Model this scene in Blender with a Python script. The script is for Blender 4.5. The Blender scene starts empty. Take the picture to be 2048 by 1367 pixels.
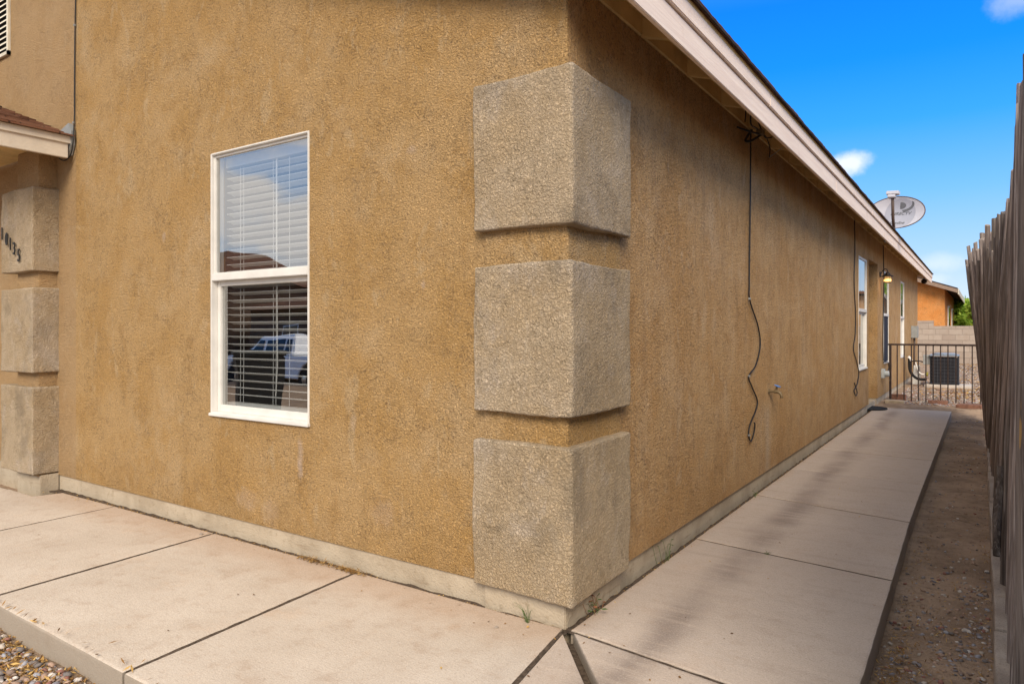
import bpy, bmesh, math, random
import numpy as np
from mathutils import Vector, Matrix, noise
random.seed(7)
R = math.radians
S = bpy.context.scene
COL = S.collection

# ------------------------------------------------------------------ camera
cam = bpy.data.cameras.new('camera')
camo = bpy.data.objects.new('camera', cam)
COL.objects.link(camo)
camo.location = (1.358, -2.402, 1.17)
camo.rotation_euler = (R(90), 0, R(34.0024))
cam.sensor_width = 36
cam.lens = 36 * 1392 / 2048
cam.shift_y = -23.5 / 2048
cam.clip_start = 0.02
cam.clip_end = 2000
S.camera = camo

# ------------------------------------------------------------------ world / sun / exposure
SUN_EL, SUN_ROT = R(36), R(150)      # soft sun behind thin cloud, from the street side
w = bpy.data.worlds.new('World')
S.world = w
w.use_nodes = True
nt = w.node_tree
nt.nodes.clear()
def wn(t, **k):
    n = nt.nodes.new(t)
    for a, b in k.items(): setattr(n, a, b)
    return n
wout = wn('ShaderNodeOutputWorld'); wbg = wn('ShaderNodeBackground')
sky = wn('ShaderNodeTexSky', sky_type='NISHITA', sun_disc=False, sun_elevation=SUN_EL, sun_rotation=SUN_ROT,
         altitude=1500, air_density=1.0, dust_density=1.2, ozone_density=2.0)
tc = wn('ShaderNodeTexCoord')
sep = wn('ShaderNodeSeparateXYZ'); nt.links.new(tc.outputs['Generated'], sep.inputs[0])
grad = wn('ShaderNodeValToRGB')
nt.links.new(sep.outputs['Z'], grad.inputs[0])
er = grad.color_ramp
er.elements[0].position = 0.0; er.elements[0].color = (6.0, 6.8, 7.6, 1)
er.elements[1].position = 1.0; er.elements[1].color = (4.2, 6.2, 9.6, 1)
for p, c in ((0.04, (5.2, 6.3, 7.6, 1)), (0.10, (3.3, 5.4, 8.0, 1)), (0.17, (1.6, 4.4, 8.6, 1)), (0.256, (0.30, 3.2, 9.0, 1)), (0.33, (0.02, 2.4, 9.0, 1)), (0.40, (0.0, 1.95, 8.8, 1)), (0.6, (1.5, 3.6, 8.0, 1))):
    e = er.elements.new(p); e.color = c
# graded clear-sky colour blended with the physical sky
skm = wn('ShaderNodeMix', data_type='RGBA', blend_type='MIX'); skm.inputs[0].default_value = 0.95
pal = wn('ShaderNodeMapRange', interpolation_type='SMOOTHSTEP'); pal.inputs[1].default_value = 0.35; pal.inputs[2].default_value = -0.5; pal.inputs[3].default_value = 0; pal.inputs[4].default_value = 0.72
nt.links.new(sep.outputs['Y'], pal.inputs[0])
gm = wn('ShaderNodeMix', data_type='RGBA'); nt.links.new(pal.outputs[0], gm.inputs[0]); nt.links.new(grad.outputs[0], gm.inputs[6]); gm.inputs[7].default_value = (5.6, 6.9, 8.8, 1)
nt.links.new(sky.outputs[0], skm.inputs[6]); nt.links.new(gm.outputs[2], skm.inputs[7])
# clouds: noise over the direction, flattened towards the zenith
mapn = wn('ShaderNodeMapping'); mapn.inputs['Scale'].default_value = (1.6, 1.6, 4.2)
mapn.inputs['Location'].default_value = (3.1, 0.9, 0.4)
nt.links.new(tc.outputs['Generated'], mapn.inputs[0])
cn = wn('ShaderNodeTexNoise'); cn.inputs['Scale'].default_value = 2.3; cn.inputs['Detail'].default_value = 9; cn.inputs['Roughness'].default_value = 0.56
nt.links.new(mapn.outputs[0], cn.inputs['Vector'])
# more cloud behind the photographer (y < 0) and overhead, added unseen for soft white light; little ahead
bias = wn('ShaderNodeMapRange'); bias.inputs[1].default_value = 0.72; bias.inputs[2].default_value = 0.0; bias.inputs[3].default_value = -0.34; bias.inputs[4].default_value = 0.05
nt.links.new(sep.outputs['Y'], bias.inputs[0])
ca = wn('ShaderNodeMath', operation='ADD'); nt.links.new(cn.outputs[0], ca.inputs[0]); nt.links.new(bias.outputs[0], ca.inputs[1])
zb = wn('ShaderNodeMapRange', interpolation_type='SMOOTHSTEP'); zb.inputs[1].default_value = 0.45; zb.inputs[2].default_value = 0.85; zb.inputs[3].default_value = 0; zb.inputs[4].default_value = 0.26
nt.links.new(sep.outputs['Z'], zb.inputs[0])
ca2 = wn('ShaderNodeMath', operation='ADD'); nt.links.new(ca.outputs[0], ca2.inputs[0]); nt.links.new(zb.outputs[0], ca2.inputs[1]); ca = ca2
cr = wn('ShaderNodeMapRange', interpolation_type='SMOOTHSTEP'); cr.inputs[1].default_value = 0.47; cr.inputs[2].default_value = 0.64
nt.links.new(ca.outputs[0], cr.inputs[0])
# three small clouds seen over the eave and at the top right
def puff(d, r, amt, fz):
    d = Vector(d).normalized()
    vm = wn('ShaderNodeVectorMath', operation='SUBTRACT'); nt.links.new(tc.outputs['Generated'], vm.inputs[0]); vm.inputs[1].default_value = d
    vs = wn('ShaderNodeVectorMath', operation='MULTIPLY'); nt.links.new(vm.outputs[0], vs.inputs[0]); vs.inputs[1].default_value = (1, 1, fz)
    ln = wn('ShaderNodeVectorMath', operation='LENGTH'); nt.links.new(vs.outputs[0], ln.inputs[0])
    n2 = wn('ShaderNodeTexNoise'); n2.inputs['Scale'].default_value = 26; n2.inputs['Detail'].default_value = 7; n2.inputs['Roughness'].default_value = 0.6
    nt.links.new(tc.outputs['Generated'], n2.inputs['Vector'])
    mm = wn('ShaderNodeMath', operation='MULTIPLY_ADD'); nt.links.new(n2.outputs[0], mm.inputs[0]); mm.inputs[1].default_value = -r * 1.5; 
    nt.links.new(ln.outputs['Value'], mm.inputs[2])
    mr = wn('ShaderNodeMapRange', interpolation_type='SMOOTHSTEP'); mr.inputs[1].default_value = r * 0.35; mr.inputs[2].default_value = -r * 0.55; mr.inputs[3].default_value = 0; mr.inputs[4].default_value = amt
    nt.links.new(mm.outputs[0], mr.inputs[0])
    return mr.outputs[0]
def ray(px, py):
    a = R(34.0024); u = (px - 1024) / 1392; v = (660 - py) / 1392
    return (-math.sin(a) + math.cos(a) * u, math.cos(a) + math.sin(a) * u, v)
acc = cr.outputs[0]
for d, r_, a_, fz in ((ray(1699, 327), .030, .75, 1.7), (ray(2045, -4), .034, .28, 1.6), (ray(1880, 525), .040, .28, 2.8), (ray(1850, 560), .03, .25, 2.4)):
    mx = wn('ShaderNodeMath', operation='MAXIMUM'); nt.links.new(acc, mx.inputs[0]); nt.links.new(puff(d, r_, a_, fz), mx.inputs[1]); acc = mx.outputs[0]
cm = wn('ShaderNodeMix', data_type='RGBA'); nt.links.new(acc, cm.inputs[0]); nt.links.new(skm.outputs[2], cm.inputs[6]); cm.inputs[7].default_value = (8.8, 8.6, 8.5, 1)
nt.links.new(cm.outputs[2], wbg.inputs[0])
wbg.inputs[1].default_value = 0.10
nt.links.new(wbg.outputs[0], wout.inputs[0])

sl = bpy.data.lights.new('sun', 'SUN'); so = bpy.data.objects.new('sun', sl); COL.objects.link(so)
sl.energy = 2.8; sl.angle = R(26); sl.color = (1.0, 0.89, 0.75)
sd = Vector((math.sin(SUN_ROT) * math.cos(SUN_EL), math.cos(SUN_ROT) * math.cos(SUN_EL), math.sin(SUN_EL)))
so.rotation_euler = sd.to_track_quat('Z', 'Y').to_euler()

S.view_settings.view_transform = 'Standard'
S.view_settings.look = 'None'
S.view_settings.exposure = 0.46
S.view_settings.gamma = 1

# ------------------------------------------------------------------ helpers
def tag(o, label=None, cat=None, group=None, kind=None):
    if label: o['label'] = label
    if cat: o['category'] = cat
    if group: o['group'] = group
    if kind: o['kind'] = kind
    return o
def empty(name, loc, label, cat, group=None, rz=0):
    o = bpy.data.objects.new(name, None); COL.objects.link(o)
    o.location = loc; o.rotation_euler = (0, 0, rz); o.empty_display_size = .1
    return tag(o, label, cat, group)
class MB:
    def __init__(s): s.v = []; s.f = []
    def add(s, vs, fs):
        n = len(s.v); s.v += [tuple(v) for v in vs]; s.f += [tuple(i + n for i in f) for f in fs]; return s
    def box(s, a, b, M=None):
        x0, y0, z0 = a; x1, y1, z1 = b
        vs = [Vector(p) for p in ((x0,y0,z0),(x1,y0,z0),(x1,y1,z0),(x0,y1,z0),(x0,y0,z1),(x1,y0,z1),(x1,y1,z1),(x0,y1,z1))]
        if M: vs = [M @ v for v in vs]
        return s.add(vs, [(0,3,2,1),(4,5,6,7),(0,1,5,4),(1,2,6,5),(2,3,7,6),(3,0,4,7)])
    def prism(s, poly, d, M=None):
        """poly: list of 3D points, d: extrusion vector"""
        n = len(poly); d = Vector(d)
        vs = [Vector(p) for p in poly] + [Vector(p) + d for p in poly]
        if M: vs = [M @ v for v in vs]
        return s.add(vs, [tuple(range(n))[::-1], tuple(range(n, 2*n))] + [(i, (i+1) % n, n+(i+1) % n, n+i) for i in range(n)])
    def tube(s, pts, r, n=8, caps=True):
        pts = [Vector(p) for p in pts]; m = len(pts)
        rr = r if isinstance(r, (list, tuple)) else [r]*m
        t0 = (pts[1]-pts[0]).normalized(); up = Vector((0,0,1)) if abs(t0.z) < .9 else Vector((1,0,0))
        a = t0.cross(up).normalized(); vs = []
        for i, p in enumerate(pts):
            t = (pts[min(i+1,m-1)]-pts[max(i-1,0)]).normalized()
            a = (a - t*a.dot(t)).normalized(); b = t.cross(a)
            for k in range(n):
                q = 2*math.pi*k/n; vs.append(p + (a*math.cos(q)+b*math.sin(q))*rr[i])
        fs = [(i*n+k, i*n+(k+1) % n, (i+1)*n+(k+1) % n, (i+1)*n+k) for i in range(m-1) for k in range(n)]
        if caps: fs += [tuple(range(n))[::-1], tuple(range((m-1)*n, m*n))]
        return s.add(vs, fs)
    def lathe(s, prof, M=None, n=20):
        vs = []; 
        for r, z in prof:
            for k in range(n):
                q = 2*math.pi*k/n; v = Vector((r*math.cos(q), r*math.sin(q), z)); vs.append(M @ v if M else v)
        m = len(prof)
        fs = [(i*n+k, i*n+(k+1) % n, (i+1)*n+(k+1) % n, (i+1)*n+k) for i in range(m-1) for k in range(n)]
        fs += [tuple(range(n))[::-1], tuple(range((m-1)*n, m*n))]
        return s.add(vs, fs)
    def build(s, name, mat, parent=None, smooth=False, bevel=0, fix=True, **t):
        me = bpy.data.meshes.new(name); me.from_pydata(s.v, [], s.f); me.update()
        if fix or bevel:
            bm = bmesh.new(); bm.from_mesh(me)
            if fix: bmesh.ops.recalc_face_normals(bm, faces=bm.faces)
            if bevel:
                bmesh.ops.bevel(bm, geom=[e for e in bm.edges if len(e.link_faces) == 2 and e.calc_face_angle(0) > .5], offset=bevel, segments=2, affect='EDGES', clamp_overlap=True)
            bm.to_mesh(me); bm.free()
        if smooth:
            me.polygons.foreach_set('use_smooth', [True]*len(me.polygons))
            if smooth == 'auto': me.set_sharp_from_angle(angle=R(38))
        if mat: me.materials.append(mat)
        o = bpy.data.objects.new(name, me); COL.objects.link(o)
        if parent: o.parent = parent
        if t: tag(o, **t)
        return o
def smoothpath(pts, k=6):
    P = [Vector(p) for p in pts]; out = []
    for i in range(len(P)-1):
        p0, p1, p2, p3 = P[max(i-1,0)], P[i], P[i+1], P[min(i+2,len(P)-1)]
        for j in range(k):
            t = j/k
            out.append(.5*((2*p1)+(p2-p0)*t+(2*p0-5*p1+4*p2-p3)*t*t+(3*p1-p0-3*p2+p3)*t**3))
    out.append(P[-1]); return out
def rblock(a, b, r=.02, cell=.025, amp=.004, amp2=.0, seed=0, taper=None):
    """box with softly rounded, slightly uneven surface"""
    a, b = Vector(a), Vector(b); mb = MB(); ia, ib = a+Vector((r,)*3), b-Vector((r,)*3)
    def ticks(lo, hi):
        n = max(2, int((hi-lo-2*r)/cell))
        return [lo, lo+r*.35, lo+r*.7] + [lo+r+(hi-lo-2*r)*i/n for i in range(n+1)] + [hi-r*.7, hi-r*.35, hi]
    def warp(p):
        q = Vector([min(max(p[i], ia[i]), ib[i]) for i in range(3)])
        d = p-q
        nn = d.normalized() if d.length > 1e-9 else Vector((0,0,0))
        o = q+nn*r
        s_ = Vector((seed*7.3, seed*3.1, 0))
        k = amp*noise.noise(o*3.2+s_)*2 + amp2*noise.noise(o*23+s_)
        return o+nn*k
    T = [ticks(a[i], b[i]) for i in range(3)]
    for ax in range(3):
        u, v_ = (ax+1) % 3, (ax+2) % 3
        for side in (0, 1):
            U, V = T[u], T[v_]; vs = []
            for x in U:
                for y in V:
                    p = Vector((0,0,0)); p[ax] = (a, b)[side][ax]; p[u] = x; p[v_] = y; vs.append(warp(p))
            n = len(V); fs = [(i*n+j, (i+1)*n+j, (i+1)*n+j+1, i*n+j+1) for i in range(len(U)-1) for j in range(n-1)]
            if not side: fs = [f[::-1] for f in fs]
            mb.add(vs, fs)
    return mb
def weld(o, d=.0004):
    bm = bmesh.new(); bm.from_mesh(o.data); bmesh.ops.remove_doubles(bm, verts=bm.verts, dist=d); bm.to_mesh(o.data); bm.free(); return o

# ------------------------------------------------------------------ materials
class NT:
    def __init__(s, name, rough=.8, spec=.3, metal=0):
        s.m = bpy.data.materials.new(name); s.m.use_nodes = True; s.t = s.m.node_tree; s.N = s.t.nodes
        s.b = s.N['Principled BSDF']; s.b.inputs['Roughness'].default_value = rough
        s.b.inputs['Specular IOR Level'].default_value = spec; s.b.inputs['Metallic'].default_value = metal
        s.tc = s.N.new('ShaderNodeTexCoord')
    def n(s, t, ins=None, **k):
        n = s.N.new(t)
        for a, b in k.items(): setattr(n, a, b)
        for a, b in (ins or {}).items(): s.set(n.inputs[a], b)
        return n
    def set(s, i, v):
        if isinstance(v, bpy.types.NodeSocket): s.t.links.new(v, i)
        else: i.default_value = v
    def vec(s, scale=(1,1,1), loc=(0,0,0), rot=(0,0,0), src='Object'):
        return s.n('ShaderNodeMapping', {'Vector': s.tc.outputs[src], 'Scale': scale, 'Location': loc, 'Rotation': rot}).outputs[0]
    def noise(s, scale, detail=4, rough=.55, vec=None, dist=0):
        return s.n('ShaderNodeTexNoise', {'Vector': vec or s.tc.outputs['Object'], 'Scale': scale, 'Detail': detail, 'Roughness': rough, 'Distortion': dist}).outputs[0]
    def vor(s, scale, vec=None, feature='F1', out='Distance'):
        return s.n('ShaderNodeTexVoronoi', {'Vector': vec or s.tc.outputs['Object'], 'Scale': scale}, feature=feature).outputs[out]
    def mr(s, v, a, b, c=0., d=1., smooth=True):
        return s.n('ShaderNodeMapRange', {0: v, 1: a, 2: b, 3: c, 4: d}, interpolation_type='SMOOTHSTEP' if smooth else 'LINEAR').outputs[0]
    def math(s, op, a, b=0.):
        return s.n('ShaderNodeMath', {0: a, 1: b}, operation=op).outputs[0]
    def mix(s, f, a, b, blend='MIX'):
        c = lambda x: (*x, 1) if isinstance(x, tuple) and len(x) == 3 else x
        return s.n('ShaderNodeMix', {0: f, 6: c(a), 7: c(b)}, data_type='RGBA', blend_type=blend).outputs[2]
    def col(s, c): s.set(s.b.inputs['Base Color'], (*c, 1) if isinstance(c, tuple) and len(c) == 3 else c)
    def bump(s, h, dist=.01, strength=1., prev=None):
        d = {'Height': h, 'Distance': dist, 'Strength': strength}
        if prev: d['Normal'] = prev
        o = s.n('ShaderNodeBump', d).outputs[0]; s.set(s.b.inputs['Normal'], o); return o
    def geo(s): return s.n('ShaderNodeNewGeometry')
def flat(name, c, rough=.6, spec=.4, metal=0, var=.12, sc=12, bump=0, bsc=60):
    m = NT(name, rough, spec, metal); n = m.noise(sc, 5)
    m.col(m.mix(m.mr(n, .3, .7, 0, 1), tuple(x*(1-var) for x in c), tuple(min(1, x*(1+var)) for x in c)))
    if bump: m.bump(m.noise(bsc, 4), bump)
    return m.m

def stucco(name, base, light, dark, grain=1.0, streak=0., tint=None, dirt=(.16,.11,.065), spots=(), edge=False):  # dirt colours the streaks and also the painted groove and pit shade
    m = NT(name, .92, .15)
    O = m.vec(src='Object')
    # trowelled 'lace' relief: lumps, worm-like ridges and sand grain
    w1 = m.noise(115*grain, 5, .62, O, .25)
    lump = m.mr(w1, .38, .62)
    w2 = m.noise(34*grain, 5, .58, m.vec((1,1,1), (3,1,5), (.3,.5,.2)), .5)
    crack = m.mr(w2, .475, .525)
    w3 = m.noise(21*grain, 5, .6, m.vec((1,1,1), (8,4,1)), .8)
    flake = m.mr(w3, .53, .57)
    sand = m.noise(210*grain, 3, .6, O)
    big = m.noise(2.1, 5, .6, O)
    patch = m.noise(5.5, 6, .62, O, .4)
    region = m.mr(m.noise(3.3, 4, .5, O), .40, .60, .25, 1.0)
    h = m.math('ADD', m.math('MULTIPLY', lump, .75), m.math('MULTIPLY', m.math('ADD', crack, flake), m.math('MULTIPLY', region, .42)))
    h = m.math('ADD', h, m.math('MULTIPLY', sand, .55))
    c = m.mix(m.mr(big, .36, .62), base, light)
    c = m.mix(m.mr(patch, .50, .68, 0, .60), c, dark)
    pale = (min(1, light[0]*1.06), light[1]*1.16, light[2]*1.42)
    c = m.mix(m.mr(m.noise(1.5, 8, .74, m.vec((1,1,.8), (4,2,1))), .50, .66, 0, .65), c, pale)
    c = m.mix(m.mr(m.noise(4.2, 7, .72, m.vec((1,1,.7), (1,7,3)), .5), .54, .68, 0, .45), c, pale)
    # small pale scuffs where the paint has worn to the plaster
    c = m.mix(m.mr(m.noise(7, 5, .62, m.vec((1,1,.5), (7,3,2)), .4), .585, .66, 0, .55), c, (min(1,light[0]*1.07), light[1]*(1.10 if edge else 1.2), light[2]*(1.15 if edge else 1.5)))
    # darker colour in creases and grooves stands in for the relief's shade
    edge_ = m.mr(m.math('ABSOLUTE', m.math('SUBTRACT', w2, .49)), .004, .026, .75, 0)
    brk = m.math('MULTIPLY', m.mr(m.noise(11*grain, 4, .6, m.vec((1,1,1), (5,5,9))), .46, .56), region)
    c = m.mix(m.math('MULTIPLY', edge_, brk), c, dirt)
    c = m.mix(m.mr(lump, .0, .45, .26, 0), c, dirt)
    c = m.mix(m.mr(sand, .30, .44, .30, 0), c, dirt)
    # dark pits and pale grains in the colour imitate shaded relief
    c = m.mix(m.mr(m.noise(88*grain, 4, .68, m.vec((1,1,1), (2,9,4)), .3), .36, .47, .42 if edge else .62, 0), c, dirt)
    c = m.mix(m.mr(m.noise(70*grain, 4, .68, m.vec((1,1,1), (6,2,1)), .3), .56, .66, 0, .2 if edge else .38), c, pale)
    if streak:
        st = m.noise(6, 6, .7, m.vec((1.7, 1.7, .22), (1, 5, 2)))
        c = m.mix(m.mr(st, .50, .70, 0, streak), c, dirt)
        st2 = m.noise(6, 6, .7, m.vec((1.3, 1.3, .2), (9, 5, 2)))
        c = m.mix(m.mr(st2, .56, .74, 0, streak*.7), c, tuple(x*1.25 for x in light))
    if edge:
        pt = m.geo().outputs['Pointiness']
        c = m.mix(m.math('MULTIPLY', m.mr(pt, .505, .56), m.mr(m.noise(9, 4), .3, .6, .25, .8)), c, (.68,.58,.45))
        c = m.mix(m.mr(m.noise(3.4, 6, .65, m.vec((1,1,.8),(3,8,1))), .50, .68, 0, .50), c, (.27,.215,.15))
    else:
        sz = m.n('ShaderNodeSeparateXYZ', {0: O})
        zz_ = m.math('ADD', sz.outputs['Z'], m.math('MULTIPLY', m.noise(2.4, 5, .6, m.vec((1,1,.4))), .9))
        c = m.mix(m.mr(zz_, .50, .78, .35, 0), c, tuple(x*.86 for x in dark))
        for (px_, pz_, wx_, wz_, am_) in spots:
            dx = m.math('DIVIDE', m.math('SUBTRACT', sz.outputs['X'], px_), wx_); dz = m.math('DIVIDE', m.math('SUBTRACT', sz.outputs['Z'], pz_), wz_)
            dd = m.math('ADD', m.math('ADD', m.math('MULTIPLY', dx, dx), m.math('MULTIPLY', dz, dz)), m.math('MULTIPLY', m.noise(16, 4, .6), 1.6))
            c = m.mix(m.mr(dd, 1.6, .5, 0, am_), c, (.66,.50,.38))
        if streak:
            dy = m.math('DIVIDE', m.math('ABSOLUTE', m.math('SUBTRACT', sz.outputs['Y'], 3.12)), .16)
            q_ = m.math('MULTIPLY', m.mr(m.math('ADD', dy, m.math('MULTIPLY', m.noise(9, 4, .6, m.vec((1,1,.3))), 1.1)), 1.4, .4, 0, .5), m.mr(sz.outputs['Z'], .66, .50))
            c = m.mix(q_, c, (.56,.45,.33))
    if tint:
        sx = m.n('ShaderNodeSeparateXYZ', {0: O}).outputs['X']
        c = m.mix(m.mr(sx, -4.045, -4.06, 0, .55), c, tint)
    m.col(c)
    m.bump(h, .0090 if edge else .0115, 1.0)
    return m.m
M = {}
M['stucco'] = stucco('ochre_stucco', (.62,.371,.137), (.67,.432,.196), (.53,.310,.112), tint=(.55,.37,.21), dirt=(.25,.16,.085), spots=((-1.60, .50, .035, .17, .8), (-1.0, .30, .12, .10, .3), (-2.05, .22, .16, .09, .35), (-1.85, .18, .10, .12, .3), (-.75, 1.38, .02, .03, .7), (-2.9, 1.75, .03, .05, .6), (-.82, 2.0, .05, .03, .5), (-1.2, .72, .03, .06, .4)))
M['stucco_side'] = stucco('ochre_stucco_weathered', (.60,.35,.143), (.65,.41,.195), (.51,.285,.11), grain=.72, streak=.30, dirt=(.27,.165,.085))
M['quoin'] = stucco('grey_tan_stucco', (.535,.395,.238), (.585,.455,.305), (.44,.32,.19), .95, dirt=(.30,.225,.14), edge=True)
M['stucco_orange'] = stucco('orange_stucco', (.76,.29,.07), (.80,.34,.10), (.68,.24,.055), .5)
M['stucco_peach'] = stucco('peach_stucco', (.62,.36,.18), (.68,.42,.22), (.52,.3,.15), .5)
M['stucco_brown'] = stucco('brown_stucco', (.16,.095,.06), (.2,.12,.08), (.12,.07,.045), .5)

m = NT('foundation_concrete', .9, .2)
n1 = m.noise(3, 6, .65); n2 = m.noise(30, 5)
c = m.mix(m.mr(n1, .35, .7), (.47,.39,.285), (.36,.29,.205)); c = m.mix(m.mr(n2, .55, .75, 0, .45), c, (.24,.18,.11))
st = m.noise(7, 5, .6, m.vec((.5,.5,6)))
c = m.mix(m.mr(st, .58, .7, 0, .35), c, (.22,.15,.09))
m.col(c); m.bump(m.math('ADD', n2, m.noise(110, 3)), .004); M['foundation'] = m.m

def concrete(name, drip):
    m = NT(name, .88, .25); O = m.tc.outputs['Object']
    n1 = m.noise(1.7, 7, .6); n2 = m.noise(7, 6, .65); n3 = m.noise(150, 3)
    c = m.mix(m.mr(n1, .35, .66), (.565,.487,.403), (.505,.428,.348))
    c = m.mix(m.mr(n2, .5, .75, 0, .35), c, (.35,.24,.165))
    c = m.mix(m.mr(m.noise(3.2, 7, .7, m.vec((1,1,1),(5,1,0))), .55, .75, 0, .4), c, (.56,.38,.24))
    sp = m.n('ShaderNodeSeparateXYZ', {0: O})
    if not drip:   # rusty run-off staining along the foot of the front wall
        wv = m.math('ADD', sp.outputs['Y'], m.math('MULTIPLY', n2, .35))
        c = m.mix(m.mr(wv, -.22, .12, 0, .45), c, (.42,.255,.15))
    else:          # drip line under the eave
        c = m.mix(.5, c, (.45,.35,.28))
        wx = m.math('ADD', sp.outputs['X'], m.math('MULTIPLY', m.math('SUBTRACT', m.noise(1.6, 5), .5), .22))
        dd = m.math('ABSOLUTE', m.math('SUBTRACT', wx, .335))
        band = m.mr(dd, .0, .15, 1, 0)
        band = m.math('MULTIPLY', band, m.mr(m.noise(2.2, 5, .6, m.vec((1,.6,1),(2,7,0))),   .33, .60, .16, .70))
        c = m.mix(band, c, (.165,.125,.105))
        c = m.mix(m.mr(wx, .10, .02, 0, .4), c, (.47,.32,.2))
        brush = m.noise(5, 6, .7, m.vec((.35, 4, 1)))
        c = m.mix(m.mr(brush, .47, .66, 0, .5), c, (.52,.42,.335)); c = m.mix(m.mr(m.noise(3, 6, .7, m.vec((.3, 3, 1), (4,2,0))), .5, .7, 0, .25), c, (.27,.20,.155))
    spd = m.vor(40, out='Distance'); c = m.mix(m.mr(spd, .03, .06, .35, 0), c, (.2,.15,.11))
    c = m.mix(m.mr(m.noise(230, 2), .34, .52, .32, 0), c, (.24,.185,.135)); c = m.mix(m.mr(m.noise(75, 4, .75), .36, .50, .30, 0), c, (.34,.26,.20)); c = m.mix(m.mr(m.noise(14, 7, .75), .50, .66, 0, .35), c, (.40,.31,.235)); c = m.mix(m.mr(m.noise(120, 3, .7), .52, .66, 0, .28), c, (.68,.58,.47))
    # steep faces are mixed greyer and darker than the top
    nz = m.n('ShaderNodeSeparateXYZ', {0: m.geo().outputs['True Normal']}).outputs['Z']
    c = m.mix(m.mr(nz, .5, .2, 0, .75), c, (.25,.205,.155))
    m.col(c); m.bump(m.math('ADD', m.math('MULTIPLY', n3, .5), m.math('ADD', m.noise(9, 5), m.math('MULTIPLY', m.noise(40, 4, .6, m.vec((1,3,1))), .5))), .003)
    return m.m
M['walk_front'] = concrete('walk_concrete_front', False)
M['walk_side'] = concrete('walk_concrete_side', True)

m = NT('dirt', .97, .1); n1 = m.noise(2.2, 7, .65); n2 = m.noise(16, 6, .65); n3 = m.noise(90, 4)
c = m.mix(m.mr(n1, .35, .65), (.40,.285,.195), (.25,.175,.118)); c = m.mix(m.mr(n2, .5, .72, 0, .6), c, (.14,.098,.066))
c = m.mix(m.mr(n3, .58, .75, 0, .5), c, (.33,.25,.18)); m.col(c)
m.bump(m.math('ADD', n2, m.math('MULTIPLY', n3, .7)), .018); M['dirt'] = m.m

m = NT('pebble', .8, .3)
g = m.n('ShaderNodeAttribute', attribute_name='tone', attribute_type='GEOMETRY')
rp = m.n('ShaderNodeValToRGB', {0: g.outputs['Fac']}); e = rp.color_ramp; e.interpolation = 'CONSTANT'
cs = [(.30,.27,.26),(.36,.24,.17),(.20,.19,.21),(.50,.43,.36),(.24,.17,.13),(.33,.33,.36),(.42,.28,.2),(.28,.12,.09),(.6,.55,.5),(.17,.15,.14)]
e.elements[0].color = (*cs[0],1); e.elements[1].position = .1; e.elements[1].color = (*cs[1],1)
for i in range(2, 10): q = e.elements.new(i/10); q.color = (*cs[i],1)
m.col(m.mix(m.mr(m.noise(70, 4), .4, .7, 0, .4), rp.outputs[0], (.2,.15,.12))); m.bump(m.noise(160, 3), .002); M['pebble'] = m.m

m = NT('dry_litter', .9, .1)
g = m.n('ShaderNodeAttribute', attribute_name='tone', attribute_type='GEOMETRY')
rp = m.n('ShaderNodeValToRGB', {0: g.outputs['Fac']}); e = rp.color_ramp
e.elements[0].color = (.10,.05,.02,1); e.elements[1].color = (.55,.36,.13,1); q = e.elements.new(.5); q.color = (.30,.16,.05,1)
m.col(rp.outputs[0]); M['litter'] = m.m
M['litter_sunny'] = flat('dry_leaves', (.42,.24,.11), .9, .1, var=.4, sc=3)

def wood(name, c1, c2, c3, chip):
    m = NT(name, .9, .15)
    info = m.n('ShaderNodeObjectInfo').outputs['Random']
    off = m.n('ShaderNodeCombineXYZ', {0: m.math('MULTIPLY', info, 9), 1: m.math('MULTIPLY', info, 5), 2: m.math('MULTIPLY', info, 31)}).outputs[0]
    v = m.n('ShaderNodeVectorMath', {0: m.tc.outputs['Object'], 1: off}, operation='ADD').outputs[0]
    vs = m.n('ShaderNodeMapping', {'Vector': v, 'Scale': (22, 22, .9)}).outputs[0]
    vf = m.n('ShaderNodeMapping', {'Vector': v, 'Scale': (95, 95, 2.2)}).outputs[0]
    a = m.noise(1.6, 6, .65, vs); b = m.noise(1.2, 4, .6, vf)
    c = m.mix(m.mr(a, .34, .66), c1, c2)
    c = m.mix(m.mr(b, .5, .7, 0, .7), c, c3)
    c = m.mix(1.0, c, m.n('ShaderNodeCombineColor', {0: m.mr(info, 0, 1, .5, 1.4, False), 1: m.mr(info, 0, 1, .49, 1.38, False), 2: m.mr(info, 0, 1, .47, 1.42, False)}).outputs[0], 'MULTIPLY')
    if chip:
        vc = m.n('ShaderNodeMapping', {'Vector': v, 'Scale': (30, 30, 3.5)}).outputs[0]
        c = m.mix(m.mr(m.noise(1.1, 3, .5, vc), .70, .74, 0, .85), c, (.42,.25,.09))
    nz = m.n('ShaderNodeSeparateXYZ', {0: m.geo().outputs['True Normal']}).outputs['Z']
    if chip: c = m.mix(m.mr(nz, .5, .8), c, (.33,.26,.20))
    m.col(c); m.bump(m.math('ADD', a, m.math('MULTIPLY', b, .9)), .012); return m.m
M['pole'] = wood('weathered_pole', (.31,.255,.22), (.105,.083,.072), (.48,.425,.385), True)
M['timber'] = wood('dark_timber', (.12,.09,.07), (.07,.05,.04), (.15,.12,.1), False)

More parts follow.
